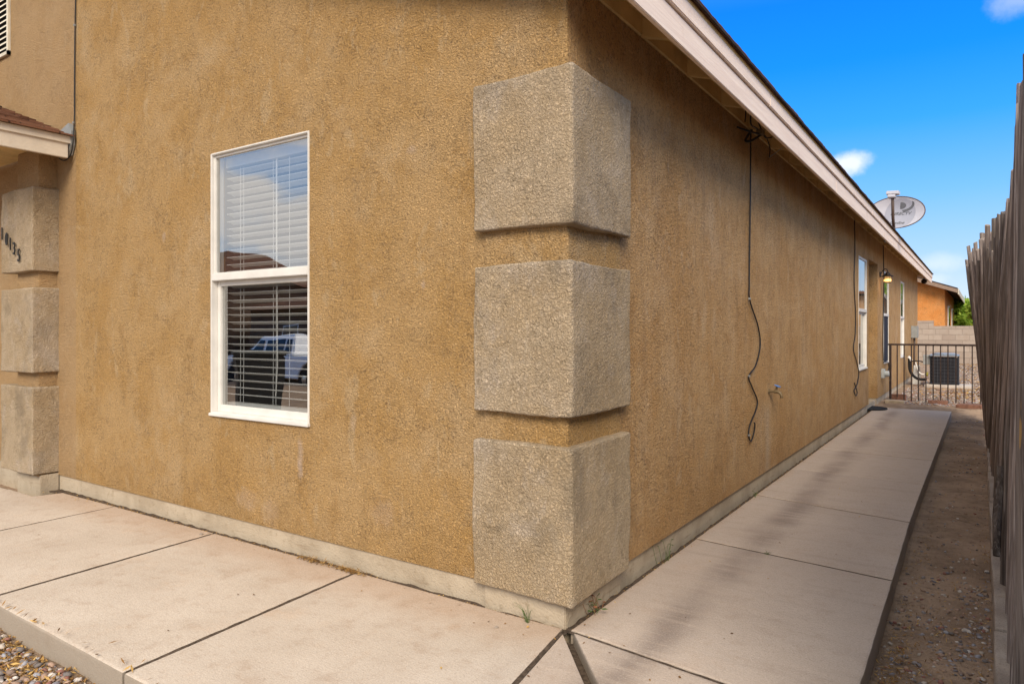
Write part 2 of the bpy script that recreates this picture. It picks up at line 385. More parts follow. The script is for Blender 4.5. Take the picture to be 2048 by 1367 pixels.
m = NT('fascia_paint', .7, .3)
a = m.noise(1.5, 6, .65, m.vec((30, 1.2, 30))); b = m.noise(30, 3)
c = m.mix(m.mr(a, .35, .7), (.86,.71,.58), (.78,.62,.50)); c = m.mix(m.mr(m.noise(3, 6, .7), .6, .78, 0, .5), c, (.40,.24,.15))
m.col(c); m.bump(a, .003); M['fascia'] = m.m
M['fascia_white'] = flat('porch_fascia_paint', (.62,.54,.43), .7, .3, var=.08, sc=6, bump=.002)
M['eave'] = flat('eave_paint', (.60,.43,.20), .85, .2, var=.15, sc=5, bump=.004)
M['white'] = flat('white_vinyl', (.66,.635,.585), .5, .4, var=.06, sc=8)
M['offwhite'] = flat('painted_metal', (.62,.56,.44), .6, .4, var=.12, sc=8)
M['slat'] = flat('blind_slat', (.80,.79,.76), .5, .4, var=.03)
M['vblind'] = flat('vertical_blind', (.75,.74,.70), .6, .3, var=.05)
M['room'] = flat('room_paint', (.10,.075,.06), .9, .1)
M['screen'] = flat('solar_screen', (.022,.024,.034), .85, .2)
M['black_cable'] = flat('black_cable', (.012,.011,.010), .55, .4)
M['iron'] = flat('dark_brown_iron', (.045,.028,.022), .6, .4, metal=.3, var=.4, sc=25)
M['dark_metal'] = flat('bronze_metal', (.03,.02,.015), .5, .5, metal=.5)
M['grey_metal'] = flat('grey_metal', (.30,.31,.30), .55, .5, metal=.3)
M['galv'] = flat('grey_plastic', (.42,.44,.43), .6, .4)
M['brass'] = flat('aged_brass', (.16,.115,.06), .5, .4, metal=.4)
M['blue'] = flat('blue_handle', (.10,.22,.50), .45, .5)
M['ac_dark'] = flat('condenser_metal', (.012,.012,.016), .6, .3)
M['ac_grille'] = flat('condenser_grille', (.10,.105,.125), .5, .4, metal=.2)
M['ac_top'] = flat('condenser_lid', (.22,.26,.32), .4, .5)
M['rubber'] = flat('black_rubber', (.016,.016,.017), .85, .2)
M['mat'] = flat('doormat', (.03,.03,.032), .95, .1, bump=.004, bsc=200)
M['brick'] = flat('red_brick', (.21,.105,.072), .9, .2, var=.3, sc=14, bump=.006)
M['paver'] = flat('tan_paver', (.42,.33,.23), .9, .2, var=.15, sc=12, bump=.004)
M['slab'] = flat('pale_pad', (.48,.42,.36), .9, .2, var=.15, sc=5, bump=.004)
M['digits'] = flat('black_digits', (.02,.018,.015), .5, .4)
M['dish'] = flat('dish_grey', (.50,.50,.55), .5, .4, var=.03)
M['dish_mid'] = flat('dish_centre_grey', (.36,.37,.43), .5, .4, var=.03)
M['ink'] = flat('dark_print', (.13,.135,.15), .5, .4, var=.02)
M['arm'] = flat('brown_arm', (.10,.07,.055), .6, .4)
M['asphalt'] = flat('asphalt', (.055,.052,.05), .9, .2, var=.2, sc=4, bump=.01)
M['bark'] = flat('bark', (.11,.08,.055), .95, .1, var=.3, bump=.02, bsc=20)
M['truck'] = flat('white_car_paint', (.92,.92,.90), .25, .5, var=.02)
M['truck_glass'] = flat('dark_car_glass', (.02,.025,.03), .08, .6)
M['chrome'] = flat('chrome', (.6,.6,.6), .2, .5, metal=1)
M['bin'] = flat('dark_bin_plastic', (.035,.04,.038), .6, .4)
M['pink_wall'] = flat('cloudy_white', (.6,.58,.55), .7, .3)
M['spider'] = flat('white_pvc', (.72,.70,.66), .5, .4)

m = NT('cinder_block', .95, .15)
o = m.tc.outputs['Object']; sp = m.n('ShaderNodeSeparateXYZ', {0: o})
vv = m.n('ShaderNodeCombineXYZ', {0: m.math('ADD', sp.outputs['X'], sp.outputs['Y']), 1: sp.outputs['Z'], 2: 0.}).outputs[0]
bk = m.n('ShaderNodeTexBrick', {'Vector': vv, 'Color1': (.34,.275,.225,1), 'Color2': (.42,.35,.29,1), 'Mortar': (.33,.27,.22,1), 'Scale': 1., 'Mortar Size': .006, 'Mortar Smooth': .2, 'Brick Width': .406, 'Row Height': .203}, offset=.5)
c = m.mix(m.mr(m.noise(6, 5), .4, .7, 0, .35), bk.outputs['Color'], (.30,.22,.17)); c = m.mix(m.mr(m.noise(140, 3), .5, .7, 0, .3), c, (.2,.16,.13))
m.col(c); m.bump(m.math('ADD', m.math('MULTIPLY', bk.outputs['Fac'], -1.6), m.math('MULTIPLY', m.noise(120, 3), .4)), .008); M['cmu'] = m.m
m = NT('kerb_block', .95, .15); c = m.mix(m.mr(m.noise(5, 6), .35, .7), (.40,.335,.275), (.29,.235,.19)); c = m.mix(m.mr(m.noise(170, 3), .5, .68, 0, .5), c, (.13,.10,.09)); m.col(c); m.bump(m.noise(170, 3), .006); M['kerb'] = m.m

m = NT('asphalt_shingle', .95, .15)
sp = m.n('ShaderNodeSeparateXYZ', {0: m.tc.outputs['Object']})
vv = m.n('ShaderNodeCombineXYZ', {0: sp.outputs['Y'], 1: sp.outputs['X'], 2: 0.}).outputs[0]
bk = m.n('ShaderNodeTexBrick', {'Vector': vv, 'Color1': (.20,.088,.048,1), 'Color2': (.12,.055,.034,1), 'Mortar': (.03,.018,.014,1), 'Scale': 1., 'Mortar Size': .006, 'Mortar Smooth': .3, 'Brick Width': .31, 'Row Height': .12}, offset=.37)
c = m.mix(m.mr(m.noise(9, 6, .7), .4, .7, 0, .5), bk.outputs['Color'], (.26,.13,.075)); c = m.mix(m.mr(m.noise(300, 2), .45, .6, 0, .3), c, (.05,.03,.025))
m.col(c); m.bump(m.math('ADD', m.math('MULTIPLY', bk.outputs['Fac'], -1.5), m.noise(200, 2)), .006); M['shingle'] = m.m
M['shingle_edge'] = flat('shingle_edge', (.05,.035,.03), .95, .1, var=.3)

# leaves: colour varies by clump
m = NT('leaf', .6, .3)
g = m.n('ShaderNodeAttribute', attribute_name='tone', attribute_type='GEOMETRY')
rp = m.n('ShaderNodeValToRGB', {0: g.outputs['Fac']}); e = rp.color_ramp
e.elements[0].color = (.12,.22,.03,1); e.elements[1].color = (.58,.70,.11,1); q = e.elements.new(.5); q.color = (.36,.52,.07,1)
m.col(rp.outputs[0]); m.b.inputs['Transmission Weight'].default_value = 0
tr = m.n('ShaderNodeBsdfTranslucent', {'Color': rp.outputs[0]}); mxs = m.n('ShaderNodeMixShader', {0: .5, 1: m.b.outputs[0], 2: tr.outputs[0]})
m.t.links.new(mxs.outputs[0], m.N['Material Output'].inputs[0]); M['leaf'] = m.m
M['weed'] = flat('weed_green', (.09,.13,.04), .6, .3, var=.3, sc=30)
M['weed_red'] = flat('weed_dry', (.22,.09,.04), .7, .3, var=.3, sc=30)

# window glass: see-through with a Fresnel mirror
def glass(name, tint, boost, wav):
    m = bpy.data.materials.new(name); m.use_nodes = True; t = m.node_tree; t.nodes.clear()
    out = t.nodes.new('ShaderNodeOutputMaterial'); mx = t.nodes.new('ShaderNodeMixShader'); tr = t.nodes.new('ShaderNodeBsdfTransparent'); gl = t.nodes.new('ShaderNodeBsdfGlossy'); g_ = t.nodes.new('ShaderNodeNewGeometry'); dt = t.nodes.new('ShaderNodeVectorMath'); dt.operation = 'DOT_PRODUCT'; t.links.new(g_.outputs['Normal'], dt.inputs[0]); t.links.new(g_.outputs['Incoming'], dt.inputs[1]); ab = t.nodes.new('ShaderNodeMath'); ab.operation = 'ABSOLUTE'; t.links.new(dt.outputs['Value'], ab.inputs[0]); sb = t.nodes.new('ShaderNodeMath'); sb.operation = 'SUBTRACT'; sb.inputs[0].default_value = 1; t.links.new(ab.outputs[0], sb.inputs[1]); pw_ = t.nodes.new('ShaderNodeMath'); pw_.operation = 'POWER'; t.links.new(sb.outputs[0], pw_.inputs[0]); pw_.inputs[1].default_value = 4.0; fr = t.nodes.new('ShaderNodeMath'); fr.operation = 'MULTIPLY_ADD'; t.links.new(pw_.outputs[0], fr.inputs[0]); fr.inputs[1].default_value = 1-boost; fr.inputs[2].default_value = boost
    tr.inputs[0].default_value = (*tint, 1); gl.inputs['Roughness'].default_value = .0
    n = t.nodes.new('ShaderNodeTexNoise'); n.inputs['Scale'].default_value = 2.3; n.inputs['Detail'].default_value = 1; tcc = t.nodes.new('ShaderNodeTexCoord'); t.links.new(tcc.outputs['Object'], n.inputs[0])
    b = t.nodes.new('ShaderNodeBump'); b.inputs['Distance'].default_value = wav; t.links.new(n.outputs[0], b.inputs['Height']); t.links.new(b.outputs[0], gl.inputs['Normal'])
    t.links.new(fr.outputs[0], mx.inputs[0]); t.links.new(tr.outputs[0], mx.inputs[1]); t.links.new(gl.outputs[0], mx.inputs[2]); t.links.new(mx.outputs[0], out.inputs[0]); return m
M['glass'] = glass('window_glass', (.85,.87,.87), .40, .003)
M['glass_side'] = glass('side_window_glass', (.7,.72,.72), .42, .002)
def emis(name, c, s):
    m = bpy.data.materials.new(name); m.use_nodes = True; b = m.node_tree.nodes['Principled BSDF']
    b.inputs['Base Color'].default_value = (*c, 1); b.inputs['Emission Color'].default_value = (*c, 1); b.inputs['Emission Strength'].default_value = s; return m
M['lamp'] = emis('lamp_glow', (1, .60, .18), 1.8)
M['lampglass'] = emis('amber_lamp_glass', (.75, .42, .15), .35)

# ------------------------------------------------------------------ ground (setting)
def gz(x, y):
    """height of the terrain"""
    if y < -1.2: base = -.10 - .74*min(1, max(0, (-y-1.3)/6.2))**1.1
    elif y < 9.3: base = -.105
    else: base = -.105 + .10*min(1, (y-9.3)/.6)
    if x > 1.5 and y > -3: base = max(base, -.10)
    return base
def grid(name, xs, ys, zf, mat, amp=.0, fsc=3, **t):
    vs = []; 
    for x in xs:
        for y in ys:
            z = zf(x, y)
            if amp: z += amp*noise.noise(Vector((x*fsc, y*fsc, 0))) + amp*.5*noise.noise(Vector((x*fsc*4, y*fsc*4, 3)))
            vs.append((x, y, z))
    n = len(ys); fs = [(i*n+j, (i+1)*n+j, (i+1)*n+j+1, i*n+j+1) for i in range(len(xs)-1) for j in range(n-1)]
    return MB().add(vs, fs).build(name, mat, smooth=True, fix=False, **t)
def spread(lo, a, b, hi, fine, coarse):
    xs = list(np.linspace(lo, a, coarse))[:-1] + list(np.arange(a, b, fine)) + list(np.linspace(b, hi, coarse))
    return [float(v) for v in xs]
grid('ground', spread(-600, -4, 2.2, 600, .035, 26), spread(-600, -4, 12.5, 900, .05, 30), gz, M['dirt'], .018, 2.5, kind='structure')
# the street in front of the house
mb = MB().box((-80, -17.6, -1.2), (80, -8.3, -.835)); mb.build('street', M['asphalt'], kind='structure')
mb = MB().box((-80, -8.3, -1.2), (80, -6.9, -.72)); mb.build('sidewalk', M['walk_front'], bevel=.01, kind='structure')
mb = MB().box((-80, -19.0, -1.2), (80, -17.6, -.72)); mb.build('far_sidewalk', M['walk_front'], bevel=.01, kind='structure')

def slab(poly, z1=0, z0=-.16, bev=.012, seed=0, step=.06):
    """cast concrete slab with softly eased and slightly chipped edges"""
    pts = []
    for i, p in enumerate(poly):
        q = poly[(i+1) % len(poly)]; d = math.dist(p, q); k = max(1, int(d/step))
        for j in range(k): pts.append(Vector((p[0]+(q[0]-p[0])*j/k, p[1]+(q[1]-p[1])*j/k, 0)))
    c = sum(pts, Vector())/len(pts); n = len(pts)
    ring = lambda off, z: [Vector((p.x, p.y, 0))+(c-p).normalized()*(off+.0025*noise.noise(p*9+Vector((seed,0,z*5)))+ .003*max(0, noise.noise(p*31+Vector((seed,2,0))))) + Vector((0,0,z)) for p in pts]
    mb = MB(); rings = [ring(0.002, z0), ring(0, z1-bev*1.4), ring(bev*.3, z1-bev*.45), ring(bev, z1-.001), ring(bev*2.2, z1)]
    vs = [v for r_ in rings for v in r_]
    fs = [(k*n+i, k*n+(i+1) % n, (k+1)*n+(i+1) % n, (k+1)*n+i) for k in range(4) for i in range(n)]
    fs.append(tuple(range(4*n, 5*n)))
    return mb.add(vs, fs)
front = MB()
g_ = .006
def addslab(dst, poly, **k): s_ = slab(poly, **k); dst.add(s_.v, s_.f)
addslab(front, [(-1.151,-.022), (-.008,-.020), (.173,-1.17), (-1.071,-1.17)], seed=1, bev=.009)
addslab(front, [(-2.314,-.026), (-1.166,-.022), (-1.086,-1.17), (-2.244,-1.165)], z1=-.001, seed=2, bev=.009)
addslab(front, [(-3.423,-.034), (-2.331,-.026), (-2.265,-1.165), (-3.398,-1.16)], z1=-.001, seed=3, bev=.009)
addslab(front, [(-4.6,-.215), (-4.20,-.215), (-4.14,-.044), (-3.436,-.034), (-3.412,-1.16), (-4.6,-1.155)], z1=-.0015, seed=4, bev=.008)
addslab(front, [(-5.8,-.24), (-4.61,-.22), (-4.61,-1.155), (-5.8,-1.15)], z1=-.002, seed=5)
addslab(front, [(-7.0,-.24), (-5.81,-.24), (-5.81,-1.15), (-7.0,-1.15)], z1=-.002, seed=6)
front.build('front_walkway', M['walk_front'], smooth='auto', fix=False, kind='structure')
side = MB()
addslab(side, [(.012,-.055), (.262,-.345), (1.035,-1.20), (.19,-1.18)], z1=-.001, seed=11)
addslab(side, [(.045,-.030), (.64,-.092), (1.035,-.145), (1.06,-1.165), (.305,-.330)], z1=.000, seed=12)
js = [(-.022,-.135), (1.425,1.300), (2.675,2.475), (3.83,3.70), (5.0,4.9), (6.1,6.05), (7.35,7.37), (9.50,9.48)]
for i in range(len(js)-1):
    (a0, b0), (a1, b1) = js[i], js[i+1]
    xr = [1.03, 1.012, .995, .993, .995, .997, .998, .999]
    gp = .0065 if i not in (4, 5) else .0015
    addslab(side, [(.026, a0+gp), (xr[i], b0+gp), (xr[i+1], b1-gp), (.028, a1-gp)], seed=20+i, z1=.0008*(i % 3), bev=.007 if i not in (4,5) else .006)
side.build('side_walkway', M['walk_side'], smooth='auto', fix=False, kind='structure')

sg = MB()
for (x0, y0, x1, y1) in ((-4.3, -.078, .0, .02), (.0, -.03, .062, 9.0), (-.02, -.10, .02, -.02)):
    nx, ny = max(2, int((x1-x0)/.02)), max(2, int((y1-y0)/.02)); k = len(sg.v)
    sg.v += [(x0+(x1-x0)*i/nx, y0+(y1-y0)*j/ny, -.010+.010*noise.noise(Vector((x0+(x1-x0)*i/nx, y0+(y1-y0)*j/ny, x0))*14)) for i in range(nx+1) for j in range(ny+1)]
    sg.f += [(k+i*(ny+1)+j, k+(i+1)*(ny+1)+j, k+(i+1)*(ny+1)+j+1, k+i*(ny+1)+j+1) for i in range(nx) for j in range(ny)]
for a, b, wd in (((-1.158,-.04),(-1.078,-1.16),.012), ((-2.322,-.045),(-2.254,-1.155),.012), ((-3.429,-.055),(-3.405,-1.15),.010), ((-.001,-.05),(.182,-1.16),.012), *[((.04, js_[0]), (1.0, js_[1]), .010) for js_ in ((1.425,1.300),(2.675,2.475),(3.83,3.70),(7.35,7.37))], ((.05,-.028),(1.03,-.138),.010)):  # dark soil strips set near the top stand in for joint shade
    a, b = Vector((*a, 0)), Vector((*b, 0)); d = (b-a).normalized(); nn = Vector((-d.y, d.x, 0))*wd; k = len(sg.v); n_ = 40
    for i in range(n_+1):
        p = a.lerp(b, i/n_); z = -.0045+.0022*noise.noise(p*19)
        sg.v += [tuple(p-nn+Vector((0,0,z))), tuple(p+nn+Vector((0,0,z)))]
    sg.f += [(k+2*i, k+2*i+1, k+2*i+3, k+2*i+2) for i in range(n_)]
k = len(sg.v); sg.v += [(-.01,-.03,-.05), (.06,-.02,-.05), (1.06,-1.16,-.05), (1.0,-1.2,-.05)]; sg.f.append((k, k+3, k+2, k+1))  # dark sheet in the diagonal gap stands in for its shade
sg.build('soil', flat('joint_soil', (.085,.062,.045), .97, .1, var=.4, sc=60), smooth=True, fix=False, kind='structure')
# ------------------------------------------------------------------ pebbles, gravel, litter
def ico():
    bm = bmesh.new(); bmesh.ops.create_icosphere(bm, subdivisions=1, radius=1); v = np.array([x.co[:] for x in bm.verts]); f = [[q.index for q in p.verts] for p in bm.faces]; bm.free()
    return v, np.array(f)
IV, IF = ico()
def stones(name, pts, smin, smax, mat, label, cat, zf, pw=2.2, flatn=.5, kind='stuff'):
    rng = np.random.default_rng(len(pts)); n = len(pts); nv = len(IV)
    V = np.zeros((n, nv, 3)); tone = np.zeros((n, nv))
    for i, (x, y) in enumerate(pts):
        s = smin + (smax-smin)*rng.random()**pw
        a = rng.random()*6.28; sc = np.array([1, .55+.4*rng.random(), flatn*(.6+.6*rng.random())])*s
        p = IV*(1+.22*(rng.random((nv, 1))-.5))*sc
        ca_, sa_ = math.cos(a), math.sin(a); tl = (rng.random()-.5)*.7
        q = p.copy(); q[:, 2] = p[:, 2]*math.cos(tl)+p[:, 0]*math.sin(tl); q[:, 0] = p[:, 0]*math.cos(tl)-p[:, 2]*math.sin(tl)
        x_, y_ = q[:, 0]*ca_-q[:, 1]*sa_, q[:, 0]*sa_+q[:, 1]*ca_
        V[i, :, 0] = x+x_; V[i, :, 1] = y+y_; V[i, :, 2] = zf(x, y)+q[:, 2]+sc[2]*.35; tone[i, :] = rng.random()
    F = (IF[None]+(np.arange(n)*nv)[:, None, None]).reshape(-1, 3)
    me = bpy.data.meshes.new(name); me.from_pydata(V.reshape(-1, 3).tolist(), [], F.tolist()); me.update()
    at = me.attributes.new('tone', 'FLOAT', 'POINT'); at.data.foreach_set('value', tone.reshape(-1).astype(np.float32))
    me.polygons.foreach_set('use_smooth', [True]*len(me.polygons)); me.materials.append(mat)
    o = bpy.data.objects.new(name, me); COL.objects.link(o); return tag(o, label, cat, kind=kind)
rg = np.random.default_rng(3)
def gzn(x, y): return gz(x, y)+.018*noise.noise(Vector((x*2.5, y*2.5, 0)))
# dense gravel bed before the front walk
pts = [(x, y) for x, y in zip(rg.uniform(-4.5, .4, 21000), -1.19-np.abs(rg.normal(0, .9, 21000)))]
stones('gravel_bed', pts, .006, .022, M['pebble'], 'mixed grey and tan river gravel beside the front concrete walk', 'gravel', lambda x, y: gzn(x, y)+.008*random.random())
# scattered stones in the dirt strip
pts = []
while len(pts) < 2700:
    x, y = rg.uniform(1.03, 1.39), rg.uniform(-1.2, 9.5)
    d = (.03+.97*math.exp(-max(0, y-.25)/.8)*(.35+.65*min(1, (x-1.03)/.25))) if y < 2.5 else .035
    if noise.noise(Vector((x*5, y*5, 7))) > -.05 or rg.random() < .3:
        if rg.random() < d: pts.append((x, y))
stones('strip_pebbles', pts, .0035, .015, M['pebble'], 'scattered pebbles in the dirt strip beside the pole fence', 'pebbles', gzn, 2.0)
pts = [(x, y) for x, y in zip(rg.uniform(.12, 1.5, 9000), 10.3+rg.random(9000)**1.4*16)]
stones('yard_gravel', pts, .009, .024, M['pebble'], 'pale gravel on the ground beyond the iron gate', 'gravel', gzn, 1.6)

def litter(name, spots, n, mat, label, cat, lmin=.012, lmax=.045, wd=.0028, zoff=.006):
    rng = random.Random(n); vs = []; fs = []; tn = []
    for _ in range(n):
        (x, y, sx, sy, ang) = rng.choice(spots)
        u, v = rng.gauss(0, 1)*sx, rng.gauss(0, 1)*sy
        X = x+u*math.cos(ang)-v*math.sin(ang); Y = y+u*math.sin(ang)+v*math.cos(ang)
        z = max(gzn(X, Y), zoff_at(X, Y))+zoff*rng.random()*1.6
        L = rng.uniform(lmin, lmax); a = rng.random()*6.28; t = rng.uniform(-.45, .45)
        d = Vector((math.cos(a)*math.cos(t), math.sin(a)*math.cos(t), math.sin(t)))*L*.5; s_ = Vector((-math.sin(a), math.cos(a), rng.uniform(-.5,.5)))*wd*rng.uniform(.6, 2.2)
        c_ = Vector((X, Y, z+abs(d.z)))
        k = len(vs); vs += [c_-d, c_+s_, c_+d, c_-s_]; fs.append((k, k+1, k+2, k+3)); tn += [rng.random()]*4
    o = MB().add(vs, fs).build(name, mat, fix=False)
    at = o.data.attributes.new('tone', 'FLOAT', 'POINT'); at.data.foreach_set('value', tn)
    return tag(o, label, cat, kind='stuff')
def zoff_at(x, y):
    if -1.165 < y < -.06 and x < 1.02: return .002
    if -.1 < y < 9.5 and .055 < x < .99: return .002
    if -.06 <= y < .0 and -4.3 < x < 0: return -.006
    if 0 < x <= .055 and 0 < y < 9: return -.006
    return -1
litter('dry_straw', [(-1.9-.0*i, -1.235-.03*random.random(), .9, .035, 0) for i in range(3)]+[(-1.3, -1.27, .3, .05, 0), (-2.0, -1.26, .25, .05, 0), (-1.05,-1.3,.15,.05,0)], 3600, M['litter'], 'golden dry straw and leaf litter along the edge of the front walk', 'leaf litter')
litter('joint_debris', [(-1.0-.35*i, -.035, .22, .010, 0) for i in range(9)]+[(-.3, -.035, .25, .008, 0)]+[(.03, .5+.5*i, .012, .3, 0) for i in range(17)], 2600, M['litter'], 'brown crumbs of leaf and soil in the gap between house wall and walk', 'leaf litter', .004, .014, .0016, .004)
litter('path_specks', [(.5, 1, .3, 1.5, 0), (.4, 4, .3, 2, 0), (-1, -.5, 1.2, .35, 0), (-.5, -.15, 1, .05, 0), (-3.9,-.12,.25,.05,0)], 130, M['litter'], 'specks of dry leaf blown onto the concrete walks', 'leaf litter', .004, .016, .003, .001)
litter('strip_litter', [(1.06, .15, .02, .18, 0), (1.2, .6, .1, .6, 0), (1.25, 3, .1, 2.5, 0), (1.1,.5,.03,.3,0), (1.07,1.5,.03,1,0), (1.37,1,.02,2,0)], 2200, M['litter'], 'bits of dry grass in the dirt strip by the pole fence', 'leaf litter', .008, .035, .0012)
litter('yard_leaves', [(1.1, 13, .4, 1.2, 0), (1.3, 18, .5, 3, 0), (.9, 24, .5, 2, 0)], 2200, M['litter'], 'fallen tan leaves on the sunlit ground by the air conditioner', 'leaf litter', .02, .06, .012, .01)
litter('grass_debris', [(-1.42, -.045, .07, .012, 0), (-1.19, -.045, .06, .010, 0)], 500, M['litter'], 'tufts of dry straw caught at the foot of the front wall', 'leaf litter', .015, .04, .0012, .014)

# ------------------------------------------------------------------ THE HOUSE
house = empty('stucco_house', (0, 0, 0), 'ochre stucco house with grey tan quoins, long eave and white framed windows', 'house')
YB = 18.17; XL = -12.0; PITCH = .333; ZD = 2.672
wins_side = [(7.86, 8.64, .64, 2.165, 'a'), (10.72, 11.48, .62, 2.165, 'b'), (13.66, 14.43, .62, 2.165, 'c')]
FW = (-2.392, -1.526, .682, 2.203)
def rects(u0, u1, v0, v1, holes):
    us = sorted({u0, u1, *[h[0] for h in holes], *[h[1] for h in holes]}); vs = sorted({v0, v1, *[h[2] for h in holes], *[h[3] for h in holes]})
    for i in range(len(us)-1):
        for j in range(len(vs)-1):
            cu, cv = (us[i]+us[i+1])/2, (vs[j]+vs[j+1])/2
            if not any(h[0] < cu < h[1] and h[2] < cv < h[3] for h in holes): yield us[i], us[i+1], vs[j], vs[j+1]
def reveal(mb, P, h, depth):
    u0, u1, v0, v1 = h
    for a, b in (((u0,v0),(u1,v0)), ((u1,v0),(u1,v1)), ((u1,v1),(u0,v1)), ((u0,v1),(u0,v0))):
        mb.add([P(a[0],a[1],0), P(b[0],b[1],0), P(b[0],b[1],depth), P(a[0],a[1],depth)], [(0,1,2,3)])
RB = .010
# front wall (plane y=0) with gable top
PF = lambda u, v, d: (u, d, v)
fw = MB()
for u0, u1, v0, v1 in rects(XL, -RB, .098, 2.45, [FW]): fw.add([PF(u0,v0,0),PF(u1,v0,0),PF(u1,v1,0),PF(u0,v1,0)], [(0,1,2,3)])
fw.add([PF(XL,2.45,0), PF(-RB,2.45,0), PF(-RB,ZD,0), PF(-6,ZD+6*PITCH,0), PF(XL,ZD,0)], [(0,1,2,3,4)])
reveal(fw, PF, FW, .09)
fw.add([(XL,0,.098), (-RB,0,.098), (-RB,.12,.098), (XL,.12,.098)], [(0,1,2,3)])
# rounded corner bead
for k in range(4):
    a0, a1 = R(90*k/4), R(90*(k+1)/4)
    p = lambda a, z: (-RB+RB*math.sin(a), RB-RB*math.cos(a), z)
    fw.add([p(a0,.098), p(a1,.098), p(a1,ZD), p(a0,ZD)], [(0,1,2,3)])
fw.build('front_wall', M['stucco'], house, fix=False)
PS = lambda u, v, d: (-d, u, v)
sw = MB(); hol = [w_[:4] for w_ in wins_side]+[(8.86, 9.905, .098, 2.205)]
for u0, u1, v0, v1 in rects(RB, YB, .098, ZD+.05, hol): sw.add([PS(u0,v0,0),PS(u1,v0,0),PS(u1,v1,0),PS(u0,v1,0)], [(0,1,2,3)])
for h in hol[:3]: reveal(sw, PS, h, .09)
sw.add([(0,RB,.098),(0,8.86,.098),(-.12,8.86,.098),(-.12,RB,.098)], [(0,1,2,3)]); sw.add([(0,9.905,.098),(0,YB,.098),(-.12,YB,.098),(-.12,9.905,.098)], [(0,1,2,3)])
# back and far walls
sw.add([(0,YB,-.2),(XL,YB,-.2),(XL,YB,ZD),(-6,YB,ZD+6*PITCH),(0,YB,ZD)], [(0,1,2,3,4)]); sw.add([(XL,YB,-.2),(XL,0,-.2),(XL,0,ZD),(XL,YB,ZD)], [(0,1,2,3)])
sw.build('side_wall', M['stucco_side'], house, fix=False)
# door alcove
al = MB(); D = .95
al.add([(0,8.86,.098),(-D,8.86,.098),(-D,8.86,2.205),(0,8.86,2.205)], [(0,1,2,3)])
al.add([(0,9.905,.098),(-D,9.905,.098),(-D,9.905,2.205),(0,9.905,2.205)], [(3,2,1,0)])
al.add([(0,8.86,2.205),(-D,8.86,2.205),(-D,9.905,2.205),(0,9.905,2.205)], [(0,1,2,3)])
al.add([(-D,8.86,.098),(-D,9.905,.098),(-D,9.905,2.205),(-D,8.86,2.205)], [(0,1,2,3)])
al.build('door_alcove', M['stucco_side'], house, fix=False)
MB().box((-D-.01, 8.86, -.1), (-.03, 9.905, .075)).build('door_step', M['foundation'], house)
dr = MB().box((-D+.005, 8.93, .09), (-D+.045, 9.83, 2.1)).build('door', M['white'], house, bevel=.005)
MB().tube([(-D+.045, 9.05, 1.0), (-D+.10, 9.05, 1.0)], .02, 10).build('handle', M['brass'], dr)
# foundation band, slightly set back below the stucco
fd = MB(); s_ = .018
fd.box((XL, .004+s_*.3, -.3), (-s_, .2, .0975)); fd.box((-.2, .22, -.3), (-s_, 8.855, .0973)); fd.box((-.2, 9.91, -.3), (-s_, YB-.01, .0973))
fd.box((-4.72, -.118, -.3), (-4.325, .004, .112))
fd.box((-.40, -.006, -.3), (-.004, .004, .0972)); fd.box((-s_+.001, .004, -.3), (-.004, .50, .0974))
fd.build('foundation', M['foundation'], house, bevel=.004)

def quoin(n, a, b, seed, r=.011):
    o = rblock(a, b, r, .02, .0045, .003, seed).build(n, M['quoin'], house, smooth=True, fix=False); weld(o); return o
quoin('quoin', (-.429, -.050, 1.586), (.050, .500, 2.203), 1)
quoin('quoin', (-.429, -.050, .829), (.050, .497, 1.441), 2)
quoin('quoin', (-.434, -.050, .096), (.050, .495, .712), 3)
# slim necks between the blocks
for z0, z1 in ((1.43, 1.60), (.70, .84)):
    weld(rblock((-.40, -.009, z0), (.009, .47, z1), .008, .06, .001).build('quoin_neck', M['stucco'], house, smooth=True, fix=False))
# pilaster at the porch with its own blocks
XP = -4.345
pn = rblock((-4.70, -.125, .10), (XP, .02, 2.50), .008, .08, .001).build('pilaster', M['stucco'], house, smooth=True, fix=False); weld(pn)
quoin('quoin', (-4.86, -.176, 1.600), (-4.318, .01, 2.212), 4, .010)
quoin('quoin', (-4.86, -.176, .862), (-4.318, .01, 1.478), 5, .010)
quoin('quoin', (-4.86, -.176, .120), (-4.318, .01, .755), 6, .010)

# ---- roof
ov = .30
zr = lambda x: ZD + .035 - PITCH*x          # top of decking
rf = MB()
for sx in (1,):
    y0, y1 = -.15, YB+.32
    rf.prism([(ov+.012, y0, zr(ov+.012)-.035), (ov+.012, y0, zr(ov+.012)+.0), (-6, y0, zr(-6)), (-6, y0, zr(-6)-.035)], (0, y1-y0, 0))
    rf.prism([(-12.3, y0, zr(.3)-.035), (-12.3, y0, zr(.3)), (-6.0005, y0, zr(-6)), (-6.0005, y0, zr(-6)-.035)], (0, y1-y0, 0))
roof = rf.build('roof_deck', M['eave'], house)
